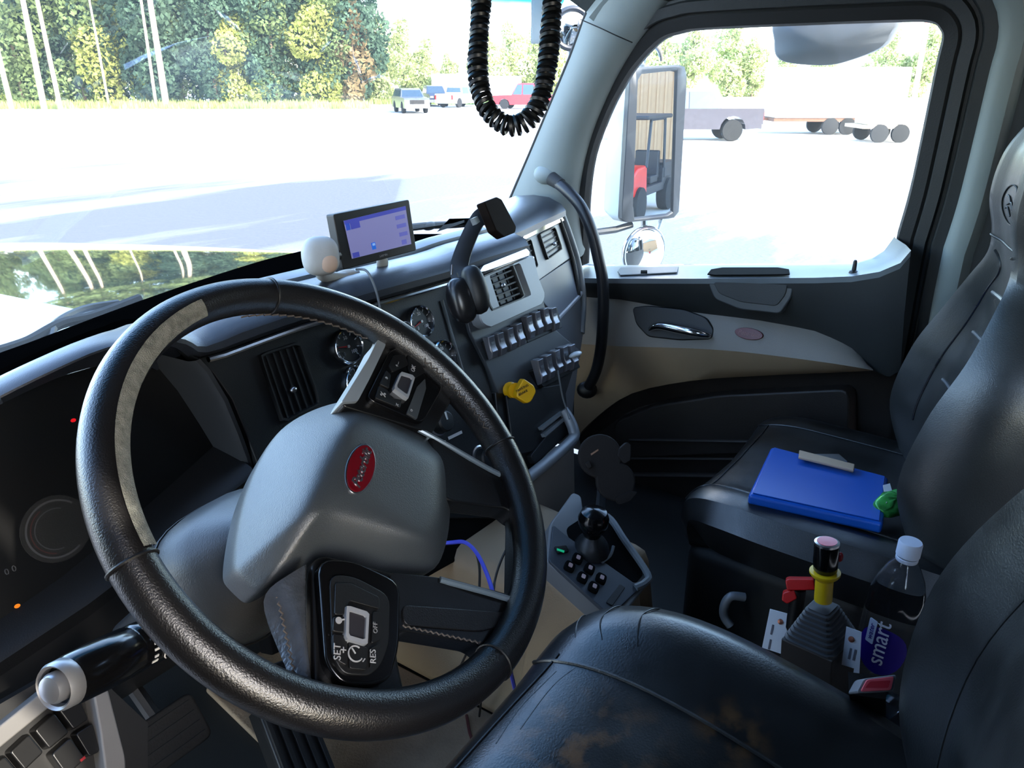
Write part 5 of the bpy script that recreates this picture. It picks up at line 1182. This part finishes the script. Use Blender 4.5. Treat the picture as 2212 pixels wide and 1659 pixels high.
# ------------------------------------------------------------------ ground
def ground_mat():
    M = bpy.data.materials.new('pale_gravel'); M.use_nodes = True; nt = M.node_tree; b = nt.nodes['Principled BSDF']
    N = nt.nodes.new; Lk = nt.links.new
    tc = N('ShaderNodeTexCoord'); mp = N('ShaderNodeMapping'); Lk(tc.outputs['Object'], mp.inputs['Vector'])
    mp.inputs['Rotation'].default_value = (0, 0, math.radians(-17)); mp.inputs['Scale'].default_value = (.045, .22, 1)
    n1 = N('ShaderNodeTexNoise'); n1.inputs['Scale'].default_value = 1.0; n1.inputs['Detail'].default_value = 6; n1.inputs['Roughness'].default_value = .6
    Lk(mp.outputs['Vector'], n1.inputs['Vector'])
    # tree shade painted as darker streaks into the gravel colour around two spots
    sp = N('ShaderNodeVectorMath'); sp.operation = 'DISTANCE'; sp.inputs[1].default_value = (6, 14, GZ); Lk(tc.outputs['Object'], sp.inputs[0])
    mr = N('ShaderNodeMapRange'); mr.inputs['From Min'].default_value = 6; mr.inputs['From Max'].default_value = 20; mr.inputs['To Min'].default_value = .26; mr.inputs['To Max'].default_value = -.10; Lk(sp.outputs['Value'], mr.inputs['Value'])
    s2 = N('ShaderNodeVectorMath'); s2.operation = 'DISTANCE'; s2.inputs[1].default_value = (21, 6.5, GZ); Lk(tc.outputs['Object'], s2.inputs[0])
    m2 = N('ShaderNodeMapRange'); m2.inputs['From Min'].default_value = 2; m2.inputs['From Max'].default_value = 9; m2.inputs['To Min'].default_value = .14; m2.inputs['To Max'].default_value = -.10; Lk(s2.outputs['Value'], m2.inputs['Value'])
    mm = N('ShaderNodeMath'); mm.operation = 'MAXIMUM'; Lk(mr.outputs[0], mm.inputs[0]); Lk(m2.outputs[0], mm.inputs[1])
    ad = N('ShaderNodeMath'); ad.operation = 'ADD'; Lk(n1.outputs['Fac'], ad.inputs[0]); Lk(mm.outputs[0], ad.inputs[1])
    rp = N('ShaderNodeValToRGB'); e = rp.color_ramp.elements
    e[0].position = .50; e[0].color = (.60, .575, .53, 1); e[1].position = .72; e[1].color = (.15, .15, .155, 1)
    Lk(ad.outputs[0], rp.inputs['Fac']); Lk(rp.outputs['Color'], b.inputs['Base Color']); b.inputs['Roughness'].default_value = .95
    n2 = N('ShaderNodeTexNoise'); n2.inputs['Scale'].default_value = 12; n2.inputs['Detail'].default_value = 6; Lk(tc.outputs['Object'], n2.inputs['Vector'])
    bp = N('ShaderNodeBump'); bp.inputs['Strength'].default_value = .5; bp.inputs['Distance'].default_value = .05; Lk(n2.outputs['Fac'], bp.inputs['Height']); Lk(bp.outputs['Normal'], b.inputs['Normal'])
    return M
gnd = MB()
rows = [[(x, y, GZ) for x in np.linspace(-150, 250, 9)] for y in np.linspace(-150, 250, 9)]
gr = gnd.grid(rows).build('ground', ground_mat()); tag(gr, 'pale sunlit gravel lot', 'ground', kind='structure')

# ------------------------------------------------------------------ vehicles on the lot
TIRE = mat('tyre', (26, 26, 26), .85); RIMM = mat('wheel_rim', (150, 150, 152), .35, metal=.6); VGL = mat('vehicle_glass', (46, 66, 84), .08, coat=1)
LAMP = mat('head_lamp', (225, 228, 232), .15); TAIL = mat('tail_lamp', (150, 16, 20), .3)
def vehicle(name, label, cat, kind, paint, base, head, L=5.8, Wd=1.95, H=1.9, group=None, lift=0.0):
    """base: ground point under the middle; head: unit direction the nose points to"""
    root = thing(name, label, cat, group); root['placed'] = 1
    root.location = base; root.rotation_euler = (0, 0, math.atan2(head[1], head[0]))
    fr = Fr((0, 0, 0), (0, -1, 0))                           # a = forward x, b = up z, n = -y
    r = .40 + lift*.3; z0 = .42+lift; zb = 1.10+lift; zh = 1.12+lift
    xf, xr = L*.30, -L*.30; top = H+lift
    def arch(xc):
        return [(xc+(r+.10)*math.cos(t), z0-.06+(r+.10)*math.sin(t)*1.0) for t in np.linspace(0, math.pi, 9)]
    prof = [(L/2, z0), (L/2, zh-.15), (L/2-.15, zh-.02), (L*.18, zh+.02), (L*.17, zb+.08), (-L/2+.02, zb+.08), (-L/2, zb), (-L/2, z0)]+arch(xr)[::-1]+arch(xf)[::-1]
    MB().prism(fr, prof, -Wd/2, Wd/2).build('body', paint, root, smooth=False)
    if kind == 'pickup': cab_ = [(L*.19, zb), (L*.10, top-.06), (L*.04, top), (-L*.16, top), (-L*.20, top-.08), (-L*.22, zb)]
    else: cab_ = [(L*.19, zb), (L*.08, top-.06), (L*.02, top), (-L*.42, top), (-L*.47, top-.08), (-L*.49, zb)]
    lo = [[fr.pt(a, b, s_*(Wd/2-.05-.20*max(0, (b-zb))/(top-zb))) for a, b in cab_] for s_ in (-1, 1)]
    MB().loft(lo).build('cab', paint, root, smooth=False)
    def sidewin(x0, x1, x2, x3):
        for s_ in (-1, 1):
            q = [(x0, zb+.08), (x1, zb+.08), (x2, top-.12), (x3, top-.12)]
            p = [fr.pt(a, b, s_*(Wd/2-.05-.20*(b-zb)/(top-zb)+.006)) for a, b in q]
            MB().prism3(p, (0, -s_*.03, 0)).build('side_window', VGL, root, smooth=False)
    if kind == 'pickup': sidewin(L*.02, L*.165, L*.095, L*.02); sidewin(-L*.19, 0, 0, -L*.16)
    else: sidewin(L*.02, L*.165, L*.075, L*.02); sidewin(-L*.20, 0, 0, -L*.20); sidewin(-L*.45, -L*.22, -L*.22, -L*.42)
    (a0, b0), (a1, b1) = cab_[0], cab_[1]
    q = [V(a0*.9+a1*.1+.01, s_*(Wd/2-.14), b0*.9+b1*.1) for s_ in (-1, 1)]+[V(a0*.08+a1*.92+.01, s_*(Wd/2-.28), b0*.08+b1*.92) for s_ in (1, -1)]
    MB().prism3(q, (-.03, 0, -.01)).build('windscreen', VGL, root, smooth=False)
    (a0, b0), (a1, b1) = cab_[-1], cab_[-2]
    q = [V(a0*.7+a1*.3-.01, s_*(Wd/2-.18), b0*.7+b1*.3) for s_ in (-1, 1)]+[V(a0*.1+a1*.9-.01, s_*(Wd/2-.28), b0*.1+b1*.9) for s_ in (1, -1)]
    MB().prism3(q, (.03, 0, -.01)).build('rear_window', VGL, root, smooth=False)
    for x in (xf, xr):
        for s_ in (-1, 1):
            o = MB().lathe((x, s_*(Wd/2-.26), r), (0, s_, 0), [(r*.6, 0), (r*.97, .01), (r, .05), (r, .2), (r*.95, .25), (r*.62, .25)], 24).build('wheel', TIRE, root)
            MB().lathe((x, s_*(Wd/2-.26), r), (0, s_, 0), [(r*.62, .20), (r*.58, .24), (r*.5, .215), (r*.15, .225), (0, .235)], 16).build('wheel_rim', RIMM, o)
    f2 = Fr((L/2, 0, 0), (1, 0, 0))
    MB().box(f2, -Wd/2, Wd/2, z0-.05, z0+.2, -.05, .08).build('front_bumper', RIMM, root, smooth=False)
    MB().box(f2, -.55, .55, z0+.26, zh-.16, -.05, .03).build('grille', mat('grille_dark', (40, 42, 46), .3, metal=.5), root, smooth=False)
    for s_ in (-1, 1): MB().box(f2, min(s_*.62, s_*.92), max(s_*.62, s_*.92), z0+.36, zh-.18, -.05, .035).build('headlight', LAMP, root, smooth=False)
    f3 = Fr((-L/2, 0, 0), (-1, 0, 0))
    MB().box(f3, -Wd/2, Wd/2, z0-.05, z0+.15, -.05, .08).build('rear_bumper', RIMM, root, smooth=False)
    for s_ in (-1, 1): MB().box(f3, min(s_*.80, s_*.96), max(s_*.80, s_*.96), z0+.28, zb-.02, -.12, .02).build('tail_light', TAIL, root, smooth=False)
    return root
def gp(px, py): return at_z(px, py, GZ)
fwd_img = nrm(V(FW[0], FW[1], 0))
vehicle('pickup_truck', 'grey pickup truck side on behind the door mirror', 'pickup truck', 'pickup', mat('grey_paint', (62, 58, 66), .3, coat=.6), gp(1474, 302), -RT, L=6.2, H=1.95, lift=.12)
vehicle('sport_utility_vehicle', 'silver vehicle with dark windscreen facing camera, nearest of far row', 'car', 'suv', mat('silver_paint', (112, 116, 126), .3, metal=.3, coat=.6), gp(884, 244)+fwd_img*1.0, nrm(-fwd_img+RT*.35), L=4.7, H=1.75)
vehicle('pickup_truck', 'dark blue pickup truck parked just behind the silver vehicle', 'pickup truck', 'pickup', mat('navy_paint', (52, 62, 84), .3, coat=.6), gp(934, 230)+fwd_img*2, nrm(-fwd_img+RT*.3), L=5.6, H=1.85)
vehicle('pickup_truck', 'white pickup truck beside the dark blue one, left of coiled cord', 'pickup truck', 'pickup', mat('white_vehicle', (225, 226, 228), .3, coat=.5), gp(994, 232)+fwd_img*1, nrm(fwd_img+RT*.55), L=5.6, H=1.85)
vehicle('semi_tractor', 'red truck seen through loop of the coiled cord', 'truck', 'pickup', mat('red_vehicle', (196, 30, 40), .3, coat=.5), gp(1136, 236)+fwd_img*1, nrm(-RT+fwd_img*.3), L=5.6, H=2.1)
def trailer(name, label, base, head, L, Wd, z0, H, m_, wheels, mwheel=.38):
    root = thing(name, label, 'trailer'); root['placed'] = 1; root.location = base; root.rotation_euler = (0, 0, math.atan2(head[1], head[0]))
    fr = Fr((0, 0, 0), (0, -1, 0))
    MB().box(fr, -L/2, L/2, z0, H, -Wd/2, Wd/2).build('box_body', m_, root, bevel=.06, seg=2)
    for k in range(9): MB().box(fr, -L/2+(k+.5)*L/9-.03, -L/2+(k+.5)*L/9+.03, z0, H-.05, Wd/2, Wd/2+.015).build('side_rib', m_, root, smooth=False)
    MB().box(fr, -L/2, L/2, z0-.16, z0, -Wd/2+.1, Wd/2-.1).build('chassis_rail', mat('chassis_rust', (110, 76, 58), .7), root, smooth=False)
    MB().box(fr, L/2, L/2+1.3, z0-.14, z0-.04, -.1, .1).build('tow_bar', mat('towbar_rust', (120, 80, 60), .7), root, smooth=False)
    for x in wheels:
        for s_ in (-1, 1):
            o = MB().lathe((x, s_*(Wd/2-.28), mwheel), (0, s_, 0), [(mwheel*.6, 0), (mwheel, .04), (mwheel, .22), (mwheel*.62, .26)], 22).build('wheel', TIRE, root)
            MB().lathe((x, s_*(Wd/2-.28), mwheel), (0, s_, 0), [(mwheel*.6, .2), (mwheel*.3, .235), (0, .24)], 14).build('wheel_rim', RIMM, o)
    return root
WT = mat('trailer_white', (232, 232, 232), .4)
trailer('cargo_trailer', 'long white cargo trailer behind the grey pickup seen through door window', gp(1815, 293)+fwd_img*1.5, -RT, 6.0, 2.3, .75, 2.95, WT, (.35, -.45))
trailer('box_trailer', 'white box trailer framed by the loop of the coiled cord', gp(1078, 232)+fwd_img*6, RT, 4.2, 2.3, .7, 2.7, WT, (.3, -.6))
trailer('camper_trailer', 'white camper behind the white pickup truck in far row', gp(972, 222)+fwd_img*8, RT, 5.2, 2.4, .8, 3.0, WT, (.4, -.5))
ut = thing('utility_trailer', 'low tan flatbed trailer with load at right of the white cargo trailer', 'trailer'); ut['placed'] = 1
ut.location = gp(1905, 305); ut.rotation_euler = (0, 0, math.atan2(-RT[1], -RT[0])); fr = Fr((0, 0, 0), (0, -1, 0))
MB().box(fr, -1.3, 1.3, .55, .68, -.9, .9).build('deck', mat('deck_tan', (196, 176, 150), .8), ut, smooth=False)
MB().box(fr, -1.2, 1.0, .68, 1.15, -.7, .7).build('load', mat('load_tan', (206, 196, 178), .8), ut, bevel=.05)
for x in (-.3, .55):
    for s_ in (-1, 1): MB().lathe((x, s_*.75, .36), (0, s_, 0), [(.2, 0), (.36, .04), (.36, .2), (.2, .22)], 20).build('wheel', TIRE, ut)
def pole(label, base, h, r, m_):
    root = thing('utility_pole', label, 'pole'); root['placed'] = 1; root.location = base
    MB().tube([V(0, 0, -.2), V(0, 0, h*.5), V(0, 0, h)], [r, r*.9, r*.75], 10).build('pole_shaft', m_, root)
    MB().box(Fr((0, 0, h-.7), (0, -1, 0)), -1.1, 1.1, -.07, .07, -.08, .08).build('crossarm', m_, root, smooth=False)
    return root
pole('reddish wooden utility pole at right side of the door window', gp(1966, 262), 10.5, .17, mat('pole_red', (196, 140, 122), .8))
pole('thin pale utility pole above the white camper', gp(982, 224)+fwd_img*10, 9.5, .14, mat('pole_pale', (190, 186, 176), .8))

# red utility vehicle and tan building that the door mirror shows
uv = thing('utility_vehicle', 'red and black roofed utility vehicle reflected in the tall door mirror', 'utility vehicle'); uv['placed'] = 1
ub = mc+dout*14.2+nrm(np.cross(dout, V(0, 0, 1)))*(.55); uv.location = (ub[0], ub[1], GZ)
uv.rotation_euler = (0, 0, math.radians(90+28))
fr = Fr((0, 0, 0), (0, -1, 0)); UR = mat('utv_red', (205, 36, 28), .35); UB_ = mat('utv_black', (34, 36, 42), .5)
MB().prism(fr, [(1.45, .55), (1.5, .85), (1.1, 1.02), (.55, 1.05), (.5, .5), (1.0, .42)], -.68, .68).build('hood', UR, uv, bevel=.04)
MB().prism(fr, [(.55, .45), (.55, .62), (-.6, .62), (-.6, .95), (-1.5, .95), (-1.5, .62), (-.9, .45)], -.68, .68).build('tub', UB_, uv, bevel=.03)
MB().box(fr, -1.5, -.65, .7, 1.0, -.7, .7).build('cargo_bed', UB_, uv, bevel=.02)
for s_ in (-.35, .35): MB().box(fr, -.5, 0, .62, .78, s_-.25, s_+.25).box(fr, -.6, -.45, .7, 1.25, s_-.25, s_+.25).build('seat', UB_, uv, bevel=.03)
MB().box(fr, -.95, .75, 1.88, 1.96, -.72, .72).build('roof', UB_, uv, bevel=.03)
for s_ in (-.68, .68):
    MB().tube([V(.62, s_, 1.0), V(.35, s_*.96, 1.88)], .03, 8).tube([V(-.62, s_, .9), V(-.62, s_*.96, 1.88)], .03, 8).tube([V(.35, s_*.96, 1.88), V(-.62, s_*.96, 1.88)], .03, 8).build('roll_bar', UB_, uv)
MB().tube([V(.62, -.66, 1.02), V(.62, .66, 1.02)], .03, 8).build('dash_bar', UB_, uv)
for x in (1.0, -1.0):
    for s_ in (-1, 1):
        o = MB().lathe((x, s_*.5, .34), (0, s_, 0), [(.18, 0), (.33, .03), (.34, .1), (.33, .24), (.19, .26)], 20).build('wheel', TIRE, uv)
        MB().lathe((x, s_*.5, .34), (0, s_, 0), [(.19, .2), (.1, .24), (0, .25)], 12).build('wheel_rim', RIMM, o)
flag = MB().box(fr, -.05, .0, 1.2, 1.45, -.82, -.72).build('amber_marker', mat('amber', (250, 170, 20), .4), uv, smooth=False)
bd = thing('metal_building', 'tan ribbed metal building reflected in the tall door mirror', 'building'); bd['placed'] = 1
bc_ = mc+dout*20.5; bd.location = (bc_[0], bc_[1], GZ); fr = Fr((0, 0, 0), (0, 1, 0)); TAN = mat('tan_metal', (176, 138, 100), .5, var=.05)
MB().box(fr, -9, 9, 0, 6.5, -6, 0).build('wall_shell', TAN, bd, smooth=False)
for k in range(80): MB().box(fr, -8.9+k*.22-.03, -8.9+k*.22+.03, 0, 6.4, 0, .035).build('wall_rib', TAN, bd, smooth=False)
MB().prism(Fr((0, 0, 0), (0, 1, 0)), [(-9.4, 6.4), (9.4, 6.4), (0, 8.6)], -6.4, .4).build('roof', mat('roof_grey', (150, 150, 150), .5), bd, smooth=False)

# ------------------------------------------------------------------ trees
LG1 = leaf_mat('leaf_green', (134, 152, 104)); LG2 = leaf_mat('leaf_yellow_green', (184, 190, 112)); LG3 = leaf_mat('leaf_dark', (92, 116, 96)); LG4 = leaf_mat('leaf_pale', (184, 194, 140)); LG5 = leaf_mat('leaf_rust', (150, 132, 98))
BARK = mat('pale_bark', (196, 180, 156), .9, var=.2, vscale=2, bump=.5, bscale=8); BARK2 = mat('grey_bark', (120, 104, 90), .9, var=.25, vscale=2)
rng = np.random.default_rng(11)
def leaf_cards(blobs, n, size):
    vs = []; fs = []
    wts = np.array([b[1][0]*b[1][1]*b[1][2] for b in blobs])**.67; wts /= wts.sum()
    for bi in rng.choice(len(blobs), n, p=wts):
        c, r = blobs[bi]; d = rng.normal(size=3); d /= np.linalg.norm(d); rad = rng.uniform(.55, 1.0)**.5
        p = np.array(c)+d*np.array(r)*rad; s = size*rng.uniform(.6, 1.3)
        a = rng.normal(size=3)+d*.6; a /= np.linalg.norm(a); b = np.cross(a, rng.normal(size=3)); b /= np.linalg.norm(b); e = np.cross(a, b)
        o = len(vs); vs += [tuple(p+b*s), tuple(p+e*s*.6), tuple(p-b*s), tuple(p-e*s*.6)]; fs.append((o, o+1, o+2, o+3))
    me = bpy.data.meshes.new('foliage'); me.from_pydata(vs, [], fs); return me
def blob_tree(h, w_, base, nb):
    out = []
    for k in range(nb):
        f = (k+.5)/nb; z = base+(h-base)*f; ww = w_*math.sin(math.pi*min(.97, .18+.80*f))**.8
        for j in range(2):
            a = rng.uniform(0, 6.28); rr = ww*.45
            out.append(((rr*math.cos(a), rr*math.sin(a), z+rng.uniform(-.5, .5)), (ww*.62, ww*.62, (h-base)/nb*.9)))
    return out
def trunk_mesh(h, r, lean=0, bend=0):
    m_ = MB().tube([V(lean*f*h+bend*math.sin(f*3), .3*bend*math.sin(f*5), f*h) for f in np.linspace(-.01, 1, 10)], [r*(1-.55*f) for f in np.linspace(0, 1, 10)], 9)
    me = bpy.data.meshes.new('trunk'); me.from_pydata(m_.v, [], m_.f); me.shade_smooth(); return me
KINDS = {}
for nm, h, w_, base, nb, n, sz, mt, bk in (('tall', 19, 3.6, 1.0, 8, 8000, .23, LG1, BARK2), ('yellow', 13, 3.4, .4, 6, 7000, .22, LG2, BARK2), ('dark', 22, 3.4, 1.0, 9, 8000, .24, LG3, BARK2), ('pale', 8.5, 3.2, .2, 5, 5500, .21, LG4, BARK2), ('bush', 3.2, 2.0, .0, 3, 1000, .26, LG2, BARK2), ('rust', 9, 2.2, .5, 5, 1000, .34, LG5, BARK2)):
    f = leaf_cards(blob_tree(h, w_, base, nb), n, sz); f.materials.append(mt)
    t = trunk_mesh(h*.8, .16); t.materials.append(bk); KINDS[nm] = (f, t)
pf = leaf_cards([((0, 0, 21), (3.0, 3.0, 2.5)), ((1, .5, 18.5), (2.4, 2.4, 1.4)), ((-1.2, 0, 17), (2.0, 2.0, 1.0)), ((.3, -.8, 15), (1.8, 1.8, .8))], 1500, .42); pf.materials.append(LG1)
def tree(name, kind, base, label, group=None, s=1.0, lean=None, r=None):
    root = thing(name, label, 'tree', group); root['placed'] = 1; root.location = base; root.rotation_euler = (0, 0, rng.uniform(0, 6.28) if lean is None else 0); root.scale = (s, s, s)
    f, t = KINDS[kind] if kind != 'pine' else (pf, None)
    if kind == 'pine':
        t = trunk_mesh(21, r or .22, lean or 0, rng.uniform(-.3, .3)); t.materials.append(BARK)
    for nm, me in (('crown', f), ('trunk', t)):
        o = bpy.data.objects.new(nm, me); COL.objects.link(o); o.parent = root
    return root
# bare pale trunks in front of the wood: foot pixel, lean, radius
WORDS = ['first', 'second', 'third', 'fourth', 'fifth', 'sixth', 'seventh', 'eighth', 'ninth', 'tenth']
PINES = [(26, 238, .22), (96, 237, .26), (131, 237, .20), (236, 232, .12), (338, 233, .15), (360, 233, .30), (472, 226, .26), (616, 222, .19), (661, 224, .26)]
for i, (a, b, r) in enumerate(PINES):
    tree('pine_tree', 'pine', gp(a, b), 'tall pale bare pine trunk, %s from the left along the wood' % WORDS[i], 'pale pines before the wood', 1.0, lean=rng.uniform(-.012, .006), r=r)
LB = {'tall': 'leafy green', 'yellow': 'yellow green leafy', 'dark': 'dark evergreen'}
ORD = ['first', 'second', 'third', 'fourth', 'fifth', 'sixth', 'seventh', 'eighth', 'ninth', 'tenth', 'eleventh', 'twelfth', 'thirteenth', 'fourteenth', 'fifteenth', 'sixteenth', 'seventeenth', 'eighteenth', 'nineteenth', 'twentieth']
ORD += ['twenty-'+w_ for w_ in ORD[:9]]+['thirtieth']
spots = []
for i in range(30):
    spots.append((-120+i*28+rng.uniform(-6, 6), rng.uniform(0, 9), rng.choice(['tall', 'yellow', 'dark'], p=[.50, .36, .14])))
spots = sorted(q for q in spots if q[0] < 725)
for i, (a, d, k) in enumerate(spots):
    tree('woodland_tree', k, gp(a, 229)+fwd_img*(2+d), '%s tree in the wood behind the pale trunks, %s from the left' % (LB[k], ORD[i]), 'trees of the wood behind the pale trunks', rng.uniform(.85, 1.15))
for i in range(9):
    tree('woodland_tree', ['tall', 'yellow', 'tall'][i % 3], gp(-150-i*34, 229)+fwd_img*(3+(i*7) % 6), 'leafy tree where the wood goes on left of the picture, mirrored in the hood', 'trees of the wood left of the picture', 1.0)
for i, (a, dd_) in enumerate(((690, 1), (735, 4), (770, 2))):
    tree('evergreen_tree', 'dark', gp(a, 226)+fwd_img*dd_, 'dark evergreen at the right end of the wood, %s of three' % WORDS[i], 'dark evergreens ending the wood', 1.05)
tree('rusty_tree', 'rust', gp(770, 226), 'tree with rust coloured branches below the dark evergreens', None, 1.0)
for i, (a, b, d, s) in enumerate(((810, 224, 2, .95), (860, 220, 6, 1.0), (912, 219, 7, .78), (955, 218, 12, .62), (1050, 216, 14, .95), (1105, 214, 16, 1.15), (1160, 214, 18, 1.05), (1215, 214, 14, .9))):
    tree('broadleaf_tree', 'pale', gp(a, b)+fwd_img*d, 'pale sunlit broadleaf tree behind the far vehicles, %s from left' % WORDS[i], 'pale trees behind the far vehicles', s)
for i, (a, b, d, s) in enumerate(((1370, 214, 10, 1.15), (1450, 212, 8, 1.3), (1530, 214, 12, 1.15), (1610, 212, 10, 1.25), (1690, 214, 14, .9), (1780, 214, 18, .8), (1880, 214, 18, .85), (1990, 214, 12, 1.05), (2070, 214, 10, 1.1))):
    tree('hedgerow_tree', 'pale', gp(a, b)+fwd_img*d, 'pale yellow green tree seen through the door window, %s from left' % WORDS[i], 'pale trees beyond the door window', s)
for i, (a, b) in enumerate(((725, 226), (800, 222), (560, 227))):
    tree('bush', 'bush', gp(a, b), 'low bright bush at the foot of the wood, %s of three' % ['middle', 'right', 'left'][i], 'low bushes at the wood edge', .7)
# grass strip along the wood
vs_, fs_ = [], []
for i in range(9000):
    a = rng.uniform(-700, 1240); p = gp(a, rng.uniform(226, 236) if a < 800 else rng.uniform(222, 226)); h = rng.uniform(.25, .7); t = rng.uniform(0, 6.28); dx = V(math.cos(t), math.sin(t), 0)*.10
    o = len(vs_); vs_ += [tuple(p-dx), tuple(p+dx), tuple(p+V(rng.uniform(-.1, .1), rng.uniform(-.1, .1), h))]; fs_.append((o, o+1, o+2))
me = bpy.data.meshes.new('grass'); me.from_pydata(vs_, [], fs_); me.materials.append(leaf_mat('grass_yellow', (176, 188, 116)))
go = bpy.data.objects.new('grass', me); COL.objects.link(go); tag(go, 'strip of dry yellow green grass along the foot of the wood', 'grass', kind='stuff')

# lettering becomes plain mesh
bpy.context.view_layer.update(); dg = bpy.context.evaluated_depsgraph_get()
for o in [x for x in scene.objects if x.type == 'FONT']:
    me = bpy.data.meshes.new_from_object(o.evaluated_get(dg)); nm = o.name; par = o.parent; mw = o.matrix_basis.copy(); o.name = 'old_lettering'
    n = bpy.data.objects.new(nm, me); COL.objects.link(n); n.parent = par; n.matrix_basis = mw
    bpy.data.objects.remove(o)

# ------------------------------------------------------------------ each Empty moves to the base of its own parts
bpy.context.view_layer.update()
for o in [x for x in scene.objects if x.type == 'EMPTY' and x.parent is None and not x.get('placed')]:
    pts = []
    def walk(c):
        for k in c.children:
            if k.type in ('MESH', 'FONT'): pts.extend(k.matrix_world @ Vector(b) for b in k.bound_box)
            walk(k)
    walk(o)
    if not pts: continue
    lo = Vector([min(p[i] for p in pts) for i in range(3)]); hi = Vector([max(p[i] for p in pts) for i in range(3)])
    base = Vector(((lo.x+hi.x)/2, (lo.y+hi.y)/2, lo.z)); o.location = base
    for k in o.children: k.matrix_parent_inverse = Matrix.Translation(-base)
for o in scene.objects:
    if 'placed' in o: del o['placed']
